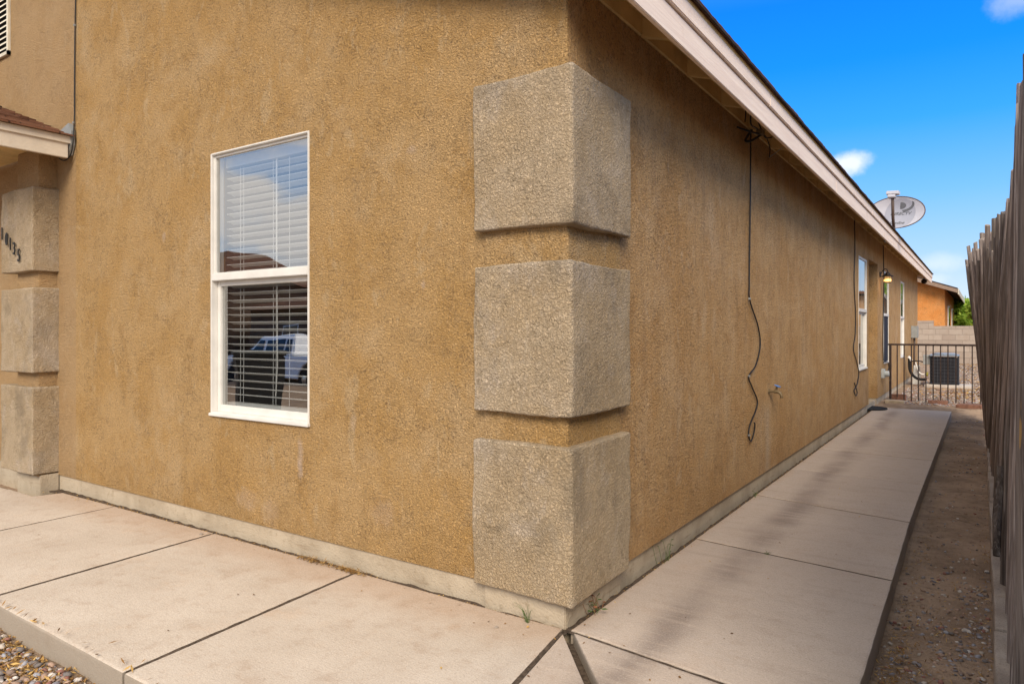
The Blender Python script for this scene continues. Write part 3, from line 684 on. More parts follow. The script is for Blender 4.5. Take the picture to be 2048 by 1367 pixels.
# shingles with a ragged drip edge
sh = MB(); n = 420; rr = random.Random(5)
prev = None
for i in range(n):
    y = -.17+(YB+.51)*i/(n-1); e_ = ov+.030+.006*noise.noise(Vector((0, y*3, 0)))+.004*rr.random(); dz = .004*noise.noise(Vector((3, y*2.2, 0)))
    ring = [(e_, y, zr(e_)+.002), (e_+.001, y, zr(e_)+.020+dz), (ov-.12, y, zr(ov-.12)+.026), (-6, y, zr(-6)+.030), (-6, y, zr(-6)+.004)]
    k = len(sh.v); sh.v += ring
    if prev is not None:
        for j in range(5): sh.f.append((prev+j, k+j, k+(j+1) % 5, prev+(j+1) % 5))
    else: sh.f.append((k, k+1, k+2, k+3, k+4))
    prev = k
sh.f.append((prev+4, prev+3, prev+2, prev+1, prev))
sh.prism([(-12.32, -.17, zr(.32)), (-12.32, -.17, zr(.32)+.025), (-6.001, -.17, zr(-6)+.03), (-6.001, -.17, zr(-6)+.002)], (0, YB+.51, 0))
sh.build('roof_shingles', M['shingle'], house)
MB().box((ov+.026, -.17, zr(ov)-.012), (ov+.036, YB+.335, zr(ov)+.001)).build('roof_edge', M['shingle_edge'], house)
# fascia: deep lower board and a proud trim strip on top, small gaps at the butt joints
fa = MB(); segs = [(-.15, 4.27), (4.275, 8.9), (8.905, 13.4), (13.405, YB+.30)]
for i, (a, b) in enumerate(segs): fa.box((ov-.022, a, 2.379-.002*(i % 2)), (ov, b, 2.500))
fa.build('fascia', M['fascia'], house, bevel=.003)
ft = MB()
for a, b in ((-.15, 1.9), (1.903, 6.6), (6.603, 11.5), (11.503, YB+.31)): ft.box((ov-.02, a, 2.5055), (ov+.014, b, 2.582))
ft.build('fascia_trim', M['fascia'], house, bevel=.004)
# rafter tails and the blocking between them
yr = .70; k = 0
while yr < YB:
    b = .038
    q = MB().prism([(.004, yr, ZD-.098), (.004, yr, ZD-.004), (ov-.026, yr, ZD-.004-PITCH*(ov-.026)), (ov-.026, yr, ZD-.096-PITCH*(ov-.026)*.9)], (0, b, 0))
    q.build('rafter_tail', M['eave'], house, bevel=.002)
    yr += .612+.012*random.uniform(-1, 1); k += 1
MB().box((.002, -.0, ZD-.094), (.016, YB, ZD-.003)).build('eave_blocking', M['eave'], house)
# rake boards of the two gable ends
for yy in (-.15, YB+.30):
    MB().prism([(ov, yy, zr(ov)-.16), (ov, yy, zr(ov)-.036), (-6, yy, zr(-6)-.036), (-6, yy, zr(-6)-.18)], (0, .022, 0)).build('rake_board', M['fascia'], house)

# ---- porch roof at the left
px = -4.07
zp = lambda x: 2.565 - .345*(x-px)
pr = MB()
pr.prism([(px-.002, -.028, zp(px)-.03), (px-.002, -.028, zp(px)), (-7.6, -.028, zp(-7.6)), (-7.6, -.028, zp(-7.6)-.03)], (0, -.72, 0))
prr = pr.build('porch_roof', M['eave'], house)
s2 = MB(); course = .125
xx = px+.035; i = 0
while xx > -7.5:
    x1 = xx-course-.03
    yb = -.012
    off = rr.random()
    yy = -.77
    while yy < yb:
        ye = min(yb, yy+rr.uniform(.14, .3)); tz = rr.uniform(.003, .009)
        s2.prism([(xx+rr.uniform(0, .008), yy, zp(xx)+.004), (xx+rr.uniform(0,.008), yy, zp(xx)+.008+tz), (x1, yy, zp(x1)+.004), (x1, yy, zp(x1)+.001)], (0, ye-yy-.003, 0)); yy = ye
    xx -= course; i += 1
s2.build('porch_shingles', M['shingle'], prr)
pf = MB()
pf.box((px-.022, -.72, 2.392), (px, -.47, 2.500)); pf.box((px-.022, -.466, 2.402), (px, -.045, 2.512))
pf.box((px-.018, -.72, 2.505), (px+.014, -.03, 2.560))
pf.build('porch_fascia', M['fascia_white'], prr, bevel=.003)
MB().prism([(px-.02, -.035, 2.43), (px+.016, -.035, 2.50), (px+.022, -.035, 2.60), (px-.02, -.035, 2.66), (px-.16,-.035,2.62), (px-.16,-.035,2.43)], (0, .028, 0)).build('roof_flashing', M['grey_metal'], prr)
MB().box((-7.6, -.70, 2.50), (px-.03, -.03, 2.515)).build('porch_ceiling', M['eave'], prr)
# gable vent
gv = empty  # (name kept simple; the vent is a part of the house)
vt = MB(); vx0, vx1, vz0, vz1 = -5.65, -5.153, 3.40, 4.0
for a, b in (((vx0-.0, vz0), (vx1, vz0+.03)), ((vx0, vz1-.03), (vx1, vz1)), ((vx0, vz0), (vx0+.03, vz1)), ((vx1-.03, vz0), (vx1, vz1))):
    vt.box((a[0], -.022, a[1]), (b[0], -.0005, b[1]))
vf = vt.build('gable_vent', M['offwhite'], house, bevel=.002)
sl_ = MB(); z = vz0+.05
while z < vz1-.05:
    sl_.prism([(vx0+.03, -.020, z), (vx0+.03, -.016, z+.006), (vx0+.03, -.002, z+.032), (vx0+.03, -.002, z+.024)], (vx1-vx0-.06, 0, 0)); z += .045
sl_.build('louvre', M['offwhite'], vf)
MB().box((vx0+.01, -.0018, vz0+.01), (vx1-.01, -.0008, vz1-.01)).build('vent_screen', M['rubber'], vf)

# ---- windows: local frame u along the wall, n out of the wall, v up
def window(T, w_, z0, z1, kind, glassm):
    dp = .011 if kind == 'front' else 0
    TI = T @ Matrix.Translation((0, -dp, 0))
    """T maps (u, n, v) to the world; n positive points out of the wall"""
    zm = z0+(z1-z0)*.527
    fr = MB()
    e = .011 if kind == 'front' else .015
    for a, b in (((0,z0),(e,z1)), ((w_-e,z0),(w_,z1)), ((e,z1-e),(w_-e,z1)), ((e,z0),(w_-e,z0+e))): fr.box((a[0],-.075,a[1]), (b[0],.004+dp*.3,b[1]), T)
    fr.box((-.004,-.01,z0-.012), (w_+.004,.018,z0+.006), T)     # projecting lip
    fr.box((e,-.05,zm-.026), (w_-e,.007,zm+.014), T)              # meeting rail of the fixed sash
    f = fr.build('window', M['white'], house, bevel=.003)
    up = MB(); t = .014
    ux0, ux1 = e, w_-e
    for a, b in (((ux0,zm+.015),(ux0+t,z1-e)), ((ux1-t,zm+.015),(ux1,z1-e)), ((ux0+t,z1-e-t),(ux1-t,z1-e)), ((ux0+t,zm+.015),(ux1-t,zm+.022))): up.box((a[0],-.022,a[1]), (b[0],.001,b[1]), TI)
    up.build('sash', M['white'], f, bevel=.0015)
    MB().add([TI @ Vector(p) for p in ((ux0+t-.003,-.010,zm+.02),(ux1-t+.003,-.010,zm+.02),(ux1-t+.003,-.010,z1-e-t+.003),(ux0+t-.003,-.010,z1-e-t+.003))], [(0,1,2,3)]).build('pane', glassm, f)
    lo = MB(); t = .028
    for a, b in (((ux0,z0+e),(ux0+t,zm-.027)), ((ux1-t,z0+e),(ux1,zm-.027)), ((ux0+t,zm-.055),(ux1-t,zm-.027)), ((ux0+t,z0+e),(ux1-t,z0+e+t+.012))): lo.box((a[0],-.055,a[1]), (b[0],-.022,b[1]), TI)
    lo.build('sash', M['white'], f, bevel=.002)
    if kind == 'b':
        MB().box((ux0+.004,-.012,z0+e+.004), (ux1-.004,-.007,zm-.028), TI).build('insect_screen', M['screen'], f)
    MB().add([TI @ Vector(p) for p in ((ux0+t-.003,-.036,z0+e+t+.009),(ux1-t+.003,-.036,z0+e+t+.009),(ux1-t+.003,-.036,zm-.052),(ux0+t-.003,-.036,zm-.052))], [(0,1,2,3)]).build('pane', glassm, f)
    if kind == 'front':
        bl = MB(); z = z1-e-.085; i = 0
        while z > z0+.075:
            tilt = R(-14)+R(2.5)*math.sin(i*1.7); d = .048; yo = -.098
            sag = .0015*math.sin(i*2.3)
            a = [(.022, yo+d/2*math.cos(tilt), z-d/2*math.sin(tilt)+sag), (.022, yo, z+.003+sag), (.022, yo-d/2*math.cos(tilt), z+d/2*math.sin(tilt)+sag), (.022, yo-d/2*math.cos(tilt), z+d/2*math.sin(tilt)-.003+sag), (.022, yo, z), (.022, yo+d/2*math.cos(tilt), z-d/2*math.sin(tilt)-.003+sag)]
            bl.prism(a, (w_-.044, 0, 0), TI); z -= .0425; i += 1
        bl.box((.022,-.125,z1-e-.06), (w_-.022,-.070,z1-e-.004), TI); bl.box((.022,-.121,z0+.045), (w_-.022,-.075,z0+.062), TI)
        b_ = bl.build('blind', M['slat'], f)
        cd = MB()
        for u in (.16, .19, .46, .485, .60, .80):
            cd.tube([TI @ Vector((u, -.072, z1-.08)), TI @ Vector((u+.003, -.071, z0+.4)), TI @ Vector((u-.002, -.072, z0+.07))], .0016, 5)
        cd.tube([TI @ Vector((.5, -.066, z1-.08)), TI @ Vector((.5, -.066, z0+.9)), TI @ Vector((.505, -.066, z0+.3)), TI @ Vector((.49,-.066, z0+.12))], .003, 6)
        cd.build('blind_cord', M['slat'], b_)
    else:
        bl = MB(); u = .05; i = 0
        while u < w_-.08:
            wd = .085; bl.box((u,-.13-.01*(i % 2),z0+.05), (u+wd,-.127-.01*(i % 2),z1-.06), TI); u += .075; i += 1
        bl.build('blind', M['vblind'], f)
    # dim room behind, open to the window
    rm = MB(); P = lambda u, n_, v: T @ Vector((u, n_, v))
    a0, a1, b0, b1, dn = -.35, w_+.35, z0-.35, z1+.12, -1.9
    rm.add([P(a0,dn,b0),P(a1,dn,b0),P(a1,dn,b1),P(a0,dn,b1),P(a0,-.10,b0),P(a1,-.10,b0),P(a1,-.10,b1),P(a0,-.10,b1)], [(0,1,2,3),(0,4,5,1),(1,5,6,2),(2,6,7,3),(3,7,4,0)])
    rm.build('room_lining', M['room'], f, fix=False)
    return f
TF = Matrix(((1,0,0,FW[0]), (0,-1,0,0), (0,0,1,0), (0,0,0,1)))
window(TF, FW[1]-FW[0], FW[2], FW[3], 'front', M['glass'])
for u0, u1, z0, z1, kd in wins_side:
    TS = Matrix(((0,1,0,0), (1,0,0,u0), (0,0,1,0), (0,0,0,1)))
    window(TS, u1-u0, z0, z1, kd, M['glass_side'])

# ------------------------------------------------------------------ house numbers
def text_mesh(body, size, depth=.004, shear=0, bold=0):
    cu = bpy.data.curves.new('t', 'FONT'); cu.body = body; cu.size = size; cu.extrude = depth; cu.offset = bold; cu.shear = shear; cu.align_x = 'CENTER'; cu.align_y = 'CENTER'
    o = bpy.data.objects.new('t', cu); COL.objects.link(o); dg = bpy.context.evaluated_depsgraph_get(); dg.update()
    me = bpy.data.meshes.new_from_object(o.evaluated_get(dg)); bpy.data.objects.remove(o); return me
nb = empty('house_number', (-4.66, -.18, 1.80), 'black metal digits 10135 stepping down the left quoin block', 'house number')
for ch, x, z in (('1', -4.800, 1.895), ('0', -4.720, 1.850), ('1', -4.652, 1.808), ('3', -4.588, 1.770), ('5', -4.510, 1.715)):
    me = text_mesh(ch, .135, .004, 0, 0); me.materials.append(M['digits'])
    o = bpy.data.objects.new('digit', me); COL.objects.link(o); o.parent = nb
    o.location = Vector((x, -.189, z))-Vector((-4.66, -.18, 1.80)); o.rotation_euler = (R(90), 0, 0); o.scale = (.62, 1, 1)

# ------------------------------------------------------------------ cables
CA = [(.012,2.598,2.586),(.012,2.585,2.084),(.012,2.56,1.52),(.012,2.572,1.381),(.012,2.781,1.206),(.012,2.85,1.06),(.012,2.728,.918),(.012,2.547,.849),(.012,2.623,.774),(.012,2.768,.663),(.012,2.728,.594),(.012,2.572,.503),(.012,2.547,.436),(.012,2.598,.391),(.012,2.662,.422),(.02,2.675,.492),(.022,2.649,.516)]
CB = [(.012,7.428,2.577),(.012,7.457,2.197),(.012,7.391,1.771),(.012,7.513,1.387),(.012,7.48,1.115),(.012,7.336,.932),(.012,7.592,.772),(.012,7.79,.626),(.012,7.742,.524),(.012,7.592,.447),(.014,7.369,.403),(.02,7.48,.327),(.02,7.592,.361),(.014,7.536,.425),(.012,7.40,.50)]
CC = [(.012,10.528,2.62),(.012,10.565,2.493),(.012,10.621,2.236),(.012,10.658,1.998),(.012,10.565,1.404),(.012,10.528,.969),(.012,10.565,.664)]
CD = [(.012,10.565,.642),(.012,11.243,.62),(.012,11.386,.5),(.012,10.95,.42),(.02,10.62,.45)]
CF = [(-4.024,-.010,3.757),(-4.039,-.010,3.545),(-4.047,-.010,3.331),(-4.054,-.010,2.973),(-4.052,-.012,2.70),(-4.045,-.020,2.60),(-4.03,-.03,2.52),(-4.055,-.035,2.43),(-4.13,-.04,2.395),(-4.22,-.04,2.42)]
def cable(pts, r, label, clips=None):
    t = empty('cable', pts[0], label, 'cable')
    o = MB().tube([p-Vector(pts[0]) for p in smoothpath(pts, 7)], r, 7).build('wire', M['black_cable'], t, smooth=True)
    for c_ in clips or []:
        c_ = Vector(c_)-Vector(pts[0]); MB().box(c_-Vector((.007,)*3), c_+Vector((.007,)*3)).build('cable_clip', M['grey_metal'], t, bevel=.001)
    return t
cable(CA, .0052, 'black cable hanging loose down the side wall with a curl at its low end', [(.014,2.56,1.39),(.014,2.55,.85),(.014,2.548,.44)])
cable(CB, .0062, 'thin black cable dangling left of the nearest side window', [])
cable(CC, .0075, 'black cable running down past the lit wall lantern', [])
cable(CD, .0075, 'short black cable looping from the small grey wall box', [])
cable(CF, .0045, 'black cable running straight down the front wall to the porch roof corner', [(-4.045,-.012,3.36),(-4.054,-.016,2.66)])
# tangle under the eave
J = [(.12,2.081,2.62),(.12,2.081,2.551),(.12,2.063,2.485)]
t = empty('coax_splitter', (.12, 2.3, 2.5), 'tangle of black coax cables and connectors under the eave', 'cable junction'); B_ = Vector((.12, 2.3, 2.5))
mk = lambda nm, pts, r, mt: MB().tube([p-B_ for p in smoothpath(pts, 6)], r, 6).build(nm, M[mt], t, smooth=True)
mk('wire', J, .004, 'black_cable')
mk('wire', [(.12,2.20,2.58),(.12,2.193,2.538),(.12,2.212,2.501),(.12,2.328,2.508),(.11,2.43,2.516)], .005, 'black_cable')
mk('wire', [(.03,2.59,2.585),(.03,2.40,2.46),(.07,2.40,2.45),(.12,2.45,2.494),(.12,2.49,2.52)], .009, 'black_cable')
mk('wire', [(.12,2.513,2.508),(.12,2.60,2.505),(.12,2.688,2.453),(.12,2.666,2.383)], .004, 'black_cable')
mk('wire', [(.12,2.666,2.383),(.12,2.874,2.464),(.12,3.072,2.542)], .0025, 'galv')
mk('wire', [(.03,2.20,2.50),(.08,2.25,2.48),(.12,2.42,2.49)], .006, 'black_cable')
mk('wire', [(.12,2.38,2.56),(.12,2.46,2.53),(.12,2.56,2.50),(.14,2.66,2.52)], .005, 'black_cable')
q = MB().box((-.02,.10,-.012), (.02,.17,.022)).box((-.012,.17,-.002), (.012,.20,.016)).box((-.012,.075,-.004), (.012,.10,.014)); q.build('splitter_body', M['brass'], t, bevel=.003)

# ------------------------------------------------------------------ faucet
t = empty('hose_faucet', (0, 3.14, .70), 'brass outdoor faucet with round blue handle low on the side wall', 'faucet')
t.scale = (.8, .8, .8)
q = MB().lathe([(.024,0),(.026,.004),(.024,.008),(.012,.010),(.012,.06)], Matrix.Rotation(R(90), 4, 'Y'))
q.tube([(.05,0,0),(.085,0,.0),(.11,0,-.015),(.12,0,-.045)], [.014,.015,.013,.012], 10); q.tube([(.12,0,-.045),(.121,0,-.058)], .015, 10)
q.tube([(.062,0,0),(.078,0,.045)], [.013,.009], 10); q.build('spout', M['brass'], t, smooth='auto')
Mh = Matrix.Translation((.082,0,.052)) @ Matrix.Rotation(R(20), 4, 'Y')
q = MB().lathe([(.006,0),(.024,-.003),(.031,.001),(.031,.007),(.022,.005),(.006,.009)], Mh, 18); q.build('handle', M['blue'], t, smooth='auto')

# ------------------------------------------------------------------ wall lantern
t = empty('wall_lantern', (0, 10.20, 2.065), 'lit bronze lantern with amber glass on a curved arm beside the door alcove', 'lantern')
q = MB().lathe([(.045,0),(.045,.010),(.02,.014)], Matrix.Rotation(R(90), 4, 'Y'), 16)
q.tube(smoothpath([(.01,0,.0),(.03,0,.04),(.06,0,.075),(.09,0,.07),(.10,0,.04),(.10,0,.02)], 5), .006, 8)
q.tube(smoothpath([(.01,0,-.03),(.04,0,-.02),(.07,0,.01)], 5), .004, 8); q.build('arm', M['dark_metal'], t, smooth=True)
Mc = Matrix.Translation((.10, 0, 0))
q = MB().lathe([(.008,.03),(.022,.024),(.034,.006),(.038,-.008),(.080,-.030),(.080,-.036),(.034,-.028)], Mc, 24); q.build('lamp_shade', M['dark_metal'], t, smooth='auto')
MB().lathe([(.043,-.033),(.046,-.07),(.043,-.115),(.040,-.117)], Mc, 20).build('lamp_glass', M['lampglass'], t, smooth='auto')
MB().lathe([(.022,-.066),(.0475,-.074),(.0475,-.104),(.022,-.112)], Mc, 14).build('bulb', M['lamp'], t, smooth=True)
q = MB()
for k in range(4):
    a = R(45+90*k); q.tube([(.10+.049*math.cos(a), .049*math.sin(a), -.033), (.10+.047*math.cos(a), .047*math.sin(a), -.118)], .0028, 5)
q.lathe([(.03,-.1175),(.050,-.119),(.050,-.126),(.02,-.132)], Mc, 20); q.build('cage', M['dark_metal'], t, smooth='auto')
t.scale = (1.1, 1.1, 1.1)
ll = bpy.data.lights.new('lantern_light', 'POINT'); ll.energy = .35; ll.color = (1, .62, .28); ll.shadow_soft_size = .05
lo = bpy.data.objects.new('lantern_light', ll); COL.objects.link(lo); lo.parent = t; lo.location = (.10, 0, -.19)

# ------------------------------------------------------------------ boxes on the wall
t = empty('outlet_box', (0, 10.42, .48), 'small grey weatherproof outlet box low on the wall beyond the alcove', 'outlet box')
MB().box((.001,-.07,-.09), (.05,.07,.06)).build('box_body', M['galv'], t, bevel=.006); MB().lathe([(.045,0),(.05,.02),(.045,.06),(.02,.065)], Matrix.Translation((.05,.0,-.02)) @ Matrix.Rotation(R(90), 4, 'Y'), 14).build('box_cover', M['galv'], t, smooth='auto')
t = empty('electric_box', (0, 16.3, 1.12), 'grey electrical disconnect box on the wall near the rear corner', 'electrical box')
MB().box((.001,-.14,-.13), (.13,.14,.15)).build('box_body', M['grey_metal'], t, bevel=.008); MB().box((.1305,-.12,-.11), (.137,.12,.13)).build('box_door', M['grey_metal'], t, bevel=.003)
MB().tube([(.06,0,-.13),(.06,0,-.3),(.05,0,-1.1)], .022, 10).build('conduit', M['arm'], t, smooth=True)
t = empty('security_camera', (.16, 18.0, 2.40), 'small dark security camera under the far end of the eave', 'security camera')
q = MB().lathe([(.045,-.04),(.06,-.02),(.06,.06),(.03,.08)], Matrix.Rotation(R(90), 4, 'X') @ Matrix.Rotation(R(-10), 4, 'Y'), 16); q.build('camera_body', M['dark_metal'], t, smooth='auto')
MB().tube([(0,0,.0),(0,.03,.16)], .02, 8).build('mount', M['white'], t, smooth=True)

# ------------------------------------------------------------------ satellite dish
dc = Vector((.30, 9.55, 2.925))
t = empty('satellite_dish', (.16, 9.75, 2.66), 'grey oval satellite dish on a mast above the long eave', 'satellite dish'); B_ = Vector((.16, 9.75, 2.66))
to = (Vector((1.358, -2.402, 1.17))-dc).normalized()
nrm = Vector((to.x-.30, to.y, to.z+.34)).normalized(); ux = Vector((0,0,1)).cross(nrm).normalized(); uz = nrm.cross(ux)
tl = R(-5); ux, uz = ux*math.cos(tl)+uz*math.sin(tl), uz*math.cos(tl)-ux*math.sin(tl)
A_, Bh = .40, .245
bowl = lambda x, y: .07*((x/A_)**2+(y/Bh)**2)
W3 = lambda x, y, d=0: dc-B_+ux*x+uz*y+nrm*(bowl(x, y)+d)
def disc(s0, s1, d, th):
    mb = MB(); n = 48; rs = np.linspace(s0, s1, 9); vs = []
    for dd in (d, d-th):
        for r_ in rs:
            for k in range(n):
                q = 2*math.pi*k/n; vs.append(W3(A_*r_*math.cos(q), Bh*r_*math.sin(q), dd))
    m_ = len(rs); fs = []
    for s_ in range(2):
        for i in range(m_-1):
            for k in range(n): fs.append(tuple(s_*m_*n+z for z in (i*n+k, i*n+(k+1) % n, (i+1)*n+(k+1) % n, (i+1)*n+k)))
    for k in range(n):
        a, b = (m_-1)*n+k, (m_-1)*n+(k+1) % n; fs.append((a, b, b+m_*n, a+m_*n))
    return mb.add(vs, fs)
disc(.001, 1, 0, .006).build('reflector', M['dish'], t, smooth='auto')
rim = MB(); rim.tube([W3(A_*math.cos(R(a)), Bh*math.sin(R(a)), -.006) for a in range(0, 361, 6)], .008, 6, False); rim.build('rim', M['arm'], t, smooth=True)
# printed disc, emblem and words follow the bowl
def decal(name, mesh_pts, faces, mat, d): MB().add([W3(x, y, d) for x, y in mesh_pts], faces).build(name, mat, t, fix=False)
n = 40; rings = np.linspace(.01, 1, 7); pp = [(.05+.215*r_*math.cos(2*math.pi*k/n), -.01+.235*r_*math.sin(2*math.pi*k/n)) for r_ in rings for k in range(n)]
decal('printed_disc', pp, [(i*n+k, i*n+(k+1) % n, (i+1)*n+(k+1) % n, (i+1)*n+k) for i in range(6) for k in range(n)], M['dish_mid'], .003)
def ell(cx, cy, a, b, a0, a1, n=20): return [(cx+a*math.cos(R(a0+(a1-a0)*i/n)), cy+b*math.sin(R(a0+(a1-a0)*i/n))) for i in range(n+1)]
e1 = ell(.045, .115, .075, .048, -95, 95); decal('emblem', e1, [tuple(range(len(e1)))], M['ink'], .0055)
o1 = ell(.07, .125, .165, .105, -85, 18); i1 = ell(.055, .142, .150, .090, 18, -85)
decal('emblem', o1+i1, [tuple((i, i+1, len(o1)+len(i1)-2-i, len(o1)+len(i1)-1-i)) for i in range(len(o1)-1)], M['ink'], .0055)
def words(body, size, cx, cy, shear, sc=1.):
    me = text_mesh(body, size, 0, shear, .0015)
    for v in me.vertices: x, y = v.co.x*sc+cx, v.co.y+cy; v.co = W3(x, y, .0055)
    me.materials.append(M['ink']); o = bpy.data.objects.new('lettering', me); COL.objects.link(o); o.parent = t
words('DIRECTV', .062, .055, -.005, .25, 1.15); words('Slimline', .068, .03, -.155, .35, 1.0)
# mast, arm and receiver head
MB().tube([(.03,-.03,-.12),(.03,-.03,.14),(.10,-.12,.22)], .022, 10).build('mast', M['grey_metal'], t, smooth=True)
MB().box((-.05,-.10,-.13), (.11,.05,-.105)).build('foot', M['grey_metal'], t, bevel=.004)
MB().box((.07,-.16,.14), (.18,-.08,.30)).build('bracket', M['dark_metal'], t, bevel=.006)
h0 = dc-B_-uz*.29-nrm*.02; hd = dc-B_+nrm*.42+uz*.125+ux*.055
MB().tube([h0, h0+(hd-h0)*.5-uz*.05, hd-uz*.02], .021, 10).build('feed_arm', M['arm'], t, smooth=True)
Ml = Matrix.Translation(hd) @ Matrix((tuple(ux), tuple(uz), tuple(nrm))).transposed().to_4x4()
q = MB().box((-.085,.020,-.03), (.085,.075,.05), Ml).box((-.06,-.025,-.04), (.045,.0195,.05), Ml); q.build('receiver', M['dish'], t, bevel=.008)

# ------------------------------------------------------------------ pole fence on the right
fence = empty('pole_fence', (1.45, 0, 0), 'tall weathered grey brown fence of uneven upright poles along the dirt strip', 'fence')
tops = [(-2,1.50),(0,1.50),(1.2,1.515),(2,1.535),(3,1.555),(4,1.555),(4.5,1.53),(5.2,1.50),(5.6,1.455),(6.2,1.40),(6.8,1.345),(7.4,1.29),(8.2,1.225),(8.9,1.185),(9.4,1.15)]
bots = [(-2,1.475),(0,1.475),(3,1.470),(5,1.45),(7,1.425),(9.4,1.405)]
it = lambda T_, y: float(np.interp(y, [a for a, b in T_], [b for a, b in T_]))
rp_ = random.Random(12)
def pole(y, h, r, lean=None, bx=None, n=10, seg=16, z0=-.02, thin=1):
    b = Vector((it(bots, y)+rp_.uniform(-.010,.024) if bx is None else bx, y, z0)); tpx = it(tops, y)+rp_.uniform(-.012,.024) if lean is None else lean
    # the tips of the table are at 2.25 m: carry the same lean to this height
    k = (h-z0)/2.27; e_ = Vector((b.x+(tpx-b.x)*k, y+rp_.uniform(-.06,.06), h)); pts = []; rr2 = []
    ph = rp_.uniform(0, 9)
    for i in range(seg+1):
        s_ = i/seg; p = b.lerp(e_, s_); wob = .010*math.sin(s_*math.pi)
        p += Vector((wob*noise.noise(Vector((ph, s_*2.1, 0)))*1.6, .02*noise.noise(Vector((ph, s_*1.7, 5))), 0)); pts.append(p-Vector((1.45,0,0)))
        rr2.append(r*(1.08-.22*s_)*(1+.10*noise.noise(Vector((ph, s_*7, 9)))))
    rr2[-1] *= .93; pts.insert(-1, pts[-1]+(pts[-2]-pts[-1]).normalized()*.004); rr2.insert(-1, rr2[-1]*1.08)
    mb = MB().tube(pts, rr2, n)
    # facet the cross-section a little so no pole is a perfect cylinder; slant the sawn top
    vs = []; 
    sl2 = Vector((rp_.uniform(-.5,.5), rp_.uniform(-.5,.5), 0))
    for i, v in enumerate(mb.v):
        v = Vector(v); c_ = pts[i//n]; d = v-c_
        g = 1+.16*noise.noise(Vector((math.atan2(d.y, d.x)*1.1, ph, v.z*.8)))
        v = c_+d*g
        if i//n >= len(pts)-2: v.z += d.dot(sl2)
        vs.append(v)
    mb.v = [tuple(v) for v in vs]; return mb
ys = []; y = -1.15
while y < 9.3: ys.append(y); y += rp_.uniform(.088, .106)
# visible tips, from near to far
tips = [(1.50,2.285),(1.95,2.19),(2.45,2.20),(3.4,2.17),(3.7,2.18),(3.95,2.20),(4.55,2.22),(4.9,2.19),(5.1,2.19),(5.35,2.20),(5.6,2.22),(6.1,2.22),(6.7,2.22),(7.6,2.22),(8.3,2.25)]
ys = sorted(ys, key=lambda v: -v)
main = ys[:99]; rest = ys[99:]
for y in main:
    h = rp_.uniform(1.90, 2.16) if y > 1.3 else rp_.uniform(1.9, 2.25)
    for ty, th in tips:
        if abs(y-ty) < .05: h = th
    if y < 1.3: h = min(h, 2.05)
    r_ = rp_.uniform(.026, .042)*(1.0 if y < 7.5 else .85)
    pole(y, h, r_).build('fence_pole', M['pole'], fence, smooth='auto', fix=False)
mb = MB()
for y in rest: q = pole(y, rp_.uniform(1.9, 2.2), rp_.uniform(.028, .042)); mb.add(q.v, q.f)
# a second staggered row of slimmer sticks closes the gaps
y = -1.1
while y < 9.2:
    q = pole(y, rp_.uniform(1.6, 2.0), rp_.uniform(.022, .032), lean=it(tops, y)+.10, bx=it(bots, y)+.09, n=7, seg=7); mb.add(q.v, q.f); y += rp_.uniform(.10, .19)
tag(mb.build('backing_sticks', M['pole'], fence, smooth='auto', fix=False), kind='stuff')
mb = MB()
for z in (.45, 1.35):
    k = z/2.25; mb.tube([(it(bots, yy)*(1-k)+it(tops, yy)*k+.125-1.45, yy, z) for yy in np.linspace(-1.2, 9.1, 24)], .025, 6)
mb.build('rail', M['timber'], fence, smooth='auto')
# short broken stub leaning at the foot
MB().tube([(-.032, 1.62, .10), (-.030, 1.70, .26), (-.012, 1.78, .50)], [.016, .019, .02], 8).build('broken_stick', M['pole'], fence, smooth='auto')

# low block footing under the fence
ft_ = empty('block_kerb', (1.40, 0, -.1), 'row of low grey concrete blocks at the foot of the pole fence', 'kerb')
mb = MB(); y = -1.6; i = 0
while y < 6.6:
    L_ = .385; z1 = .06-.004*(i % 3)-.006*max(0, y-1)/2 ; x0 = 1.398+.003*math.sin(i*2.1)+.001*y
    b_ = rblock((x0-1.40, y, -.12), (x0+.16-1.40, y+L_, z1+.1), .007, .06, .002, .001, i); b_.build('block', M['kerb'], ft_, smooth=True, fix=False)
    y += L_+.010; i += 1

# ------------------------------------------------------------------ iron gate
t = empty('iron_fence', (.084, 10.76, 0), 'low dark brown iron picket fence across the end of the side path', 'fence'); B_ = Vector((.084, 10.76, 0))
MB().box((-.02,-.016,.918), (1.40,.016,.948)).build('top_rail', M['iron'], t, bevel=.002)
xs = [.012, .113,.213,.318,.417,.524,.625,.727,.828,.936,1.044,1.153,1.262]
for i, x in enumerate(xs):
    r_ = .017 if i == 0 else .0085
    bot = -.03 if i != 1 else .06
    MB().box((x-r_,-r_,bot), (x+r_,r_,.917)).build('post' if i == 0 else 'picket', M['iron'], t, bevel=.001)

# ------------------------------------------------------------------ bricks and paver at the gate
def brick(nm, x, y, z, rz, sz, mat, label, cat, grp=None, seed=0):
    o = rblock((-sz[0]/2,-sz[1]/2,0), (sz[0]/2,sz[1]/2,sz[2]), .006, .03, .002, .001, seed).build(nm, M[mat], None, smooth=True, fix=False)
    o.location = (x, y, z); o.rotation_euler = (R(random.uniform(-2,2)), R(random.uniform(-3,3)), rz); weld(o); tag(o, label, cat, grp)
brick('paver', .20, 10.33, -.01, .05, (.27,.26,.055), 'paver', 'flat tan paver lying at the foot of the gate post', 'paver', seed=1)
brick('brick', .19, 11.0, -.01, 0, (.24,.12,.10), 'brick', 'red brick behind the gate post beside the house wall', 'brick', 'loose red bricks at the gate', 2)
brick('brick', .78, 10.60, -.025, .03, (.27,.12,.075), 'brick', 'half buried red brick under the middle of the iron fence', 'brick', 'loose red bricks at the gate', 3)
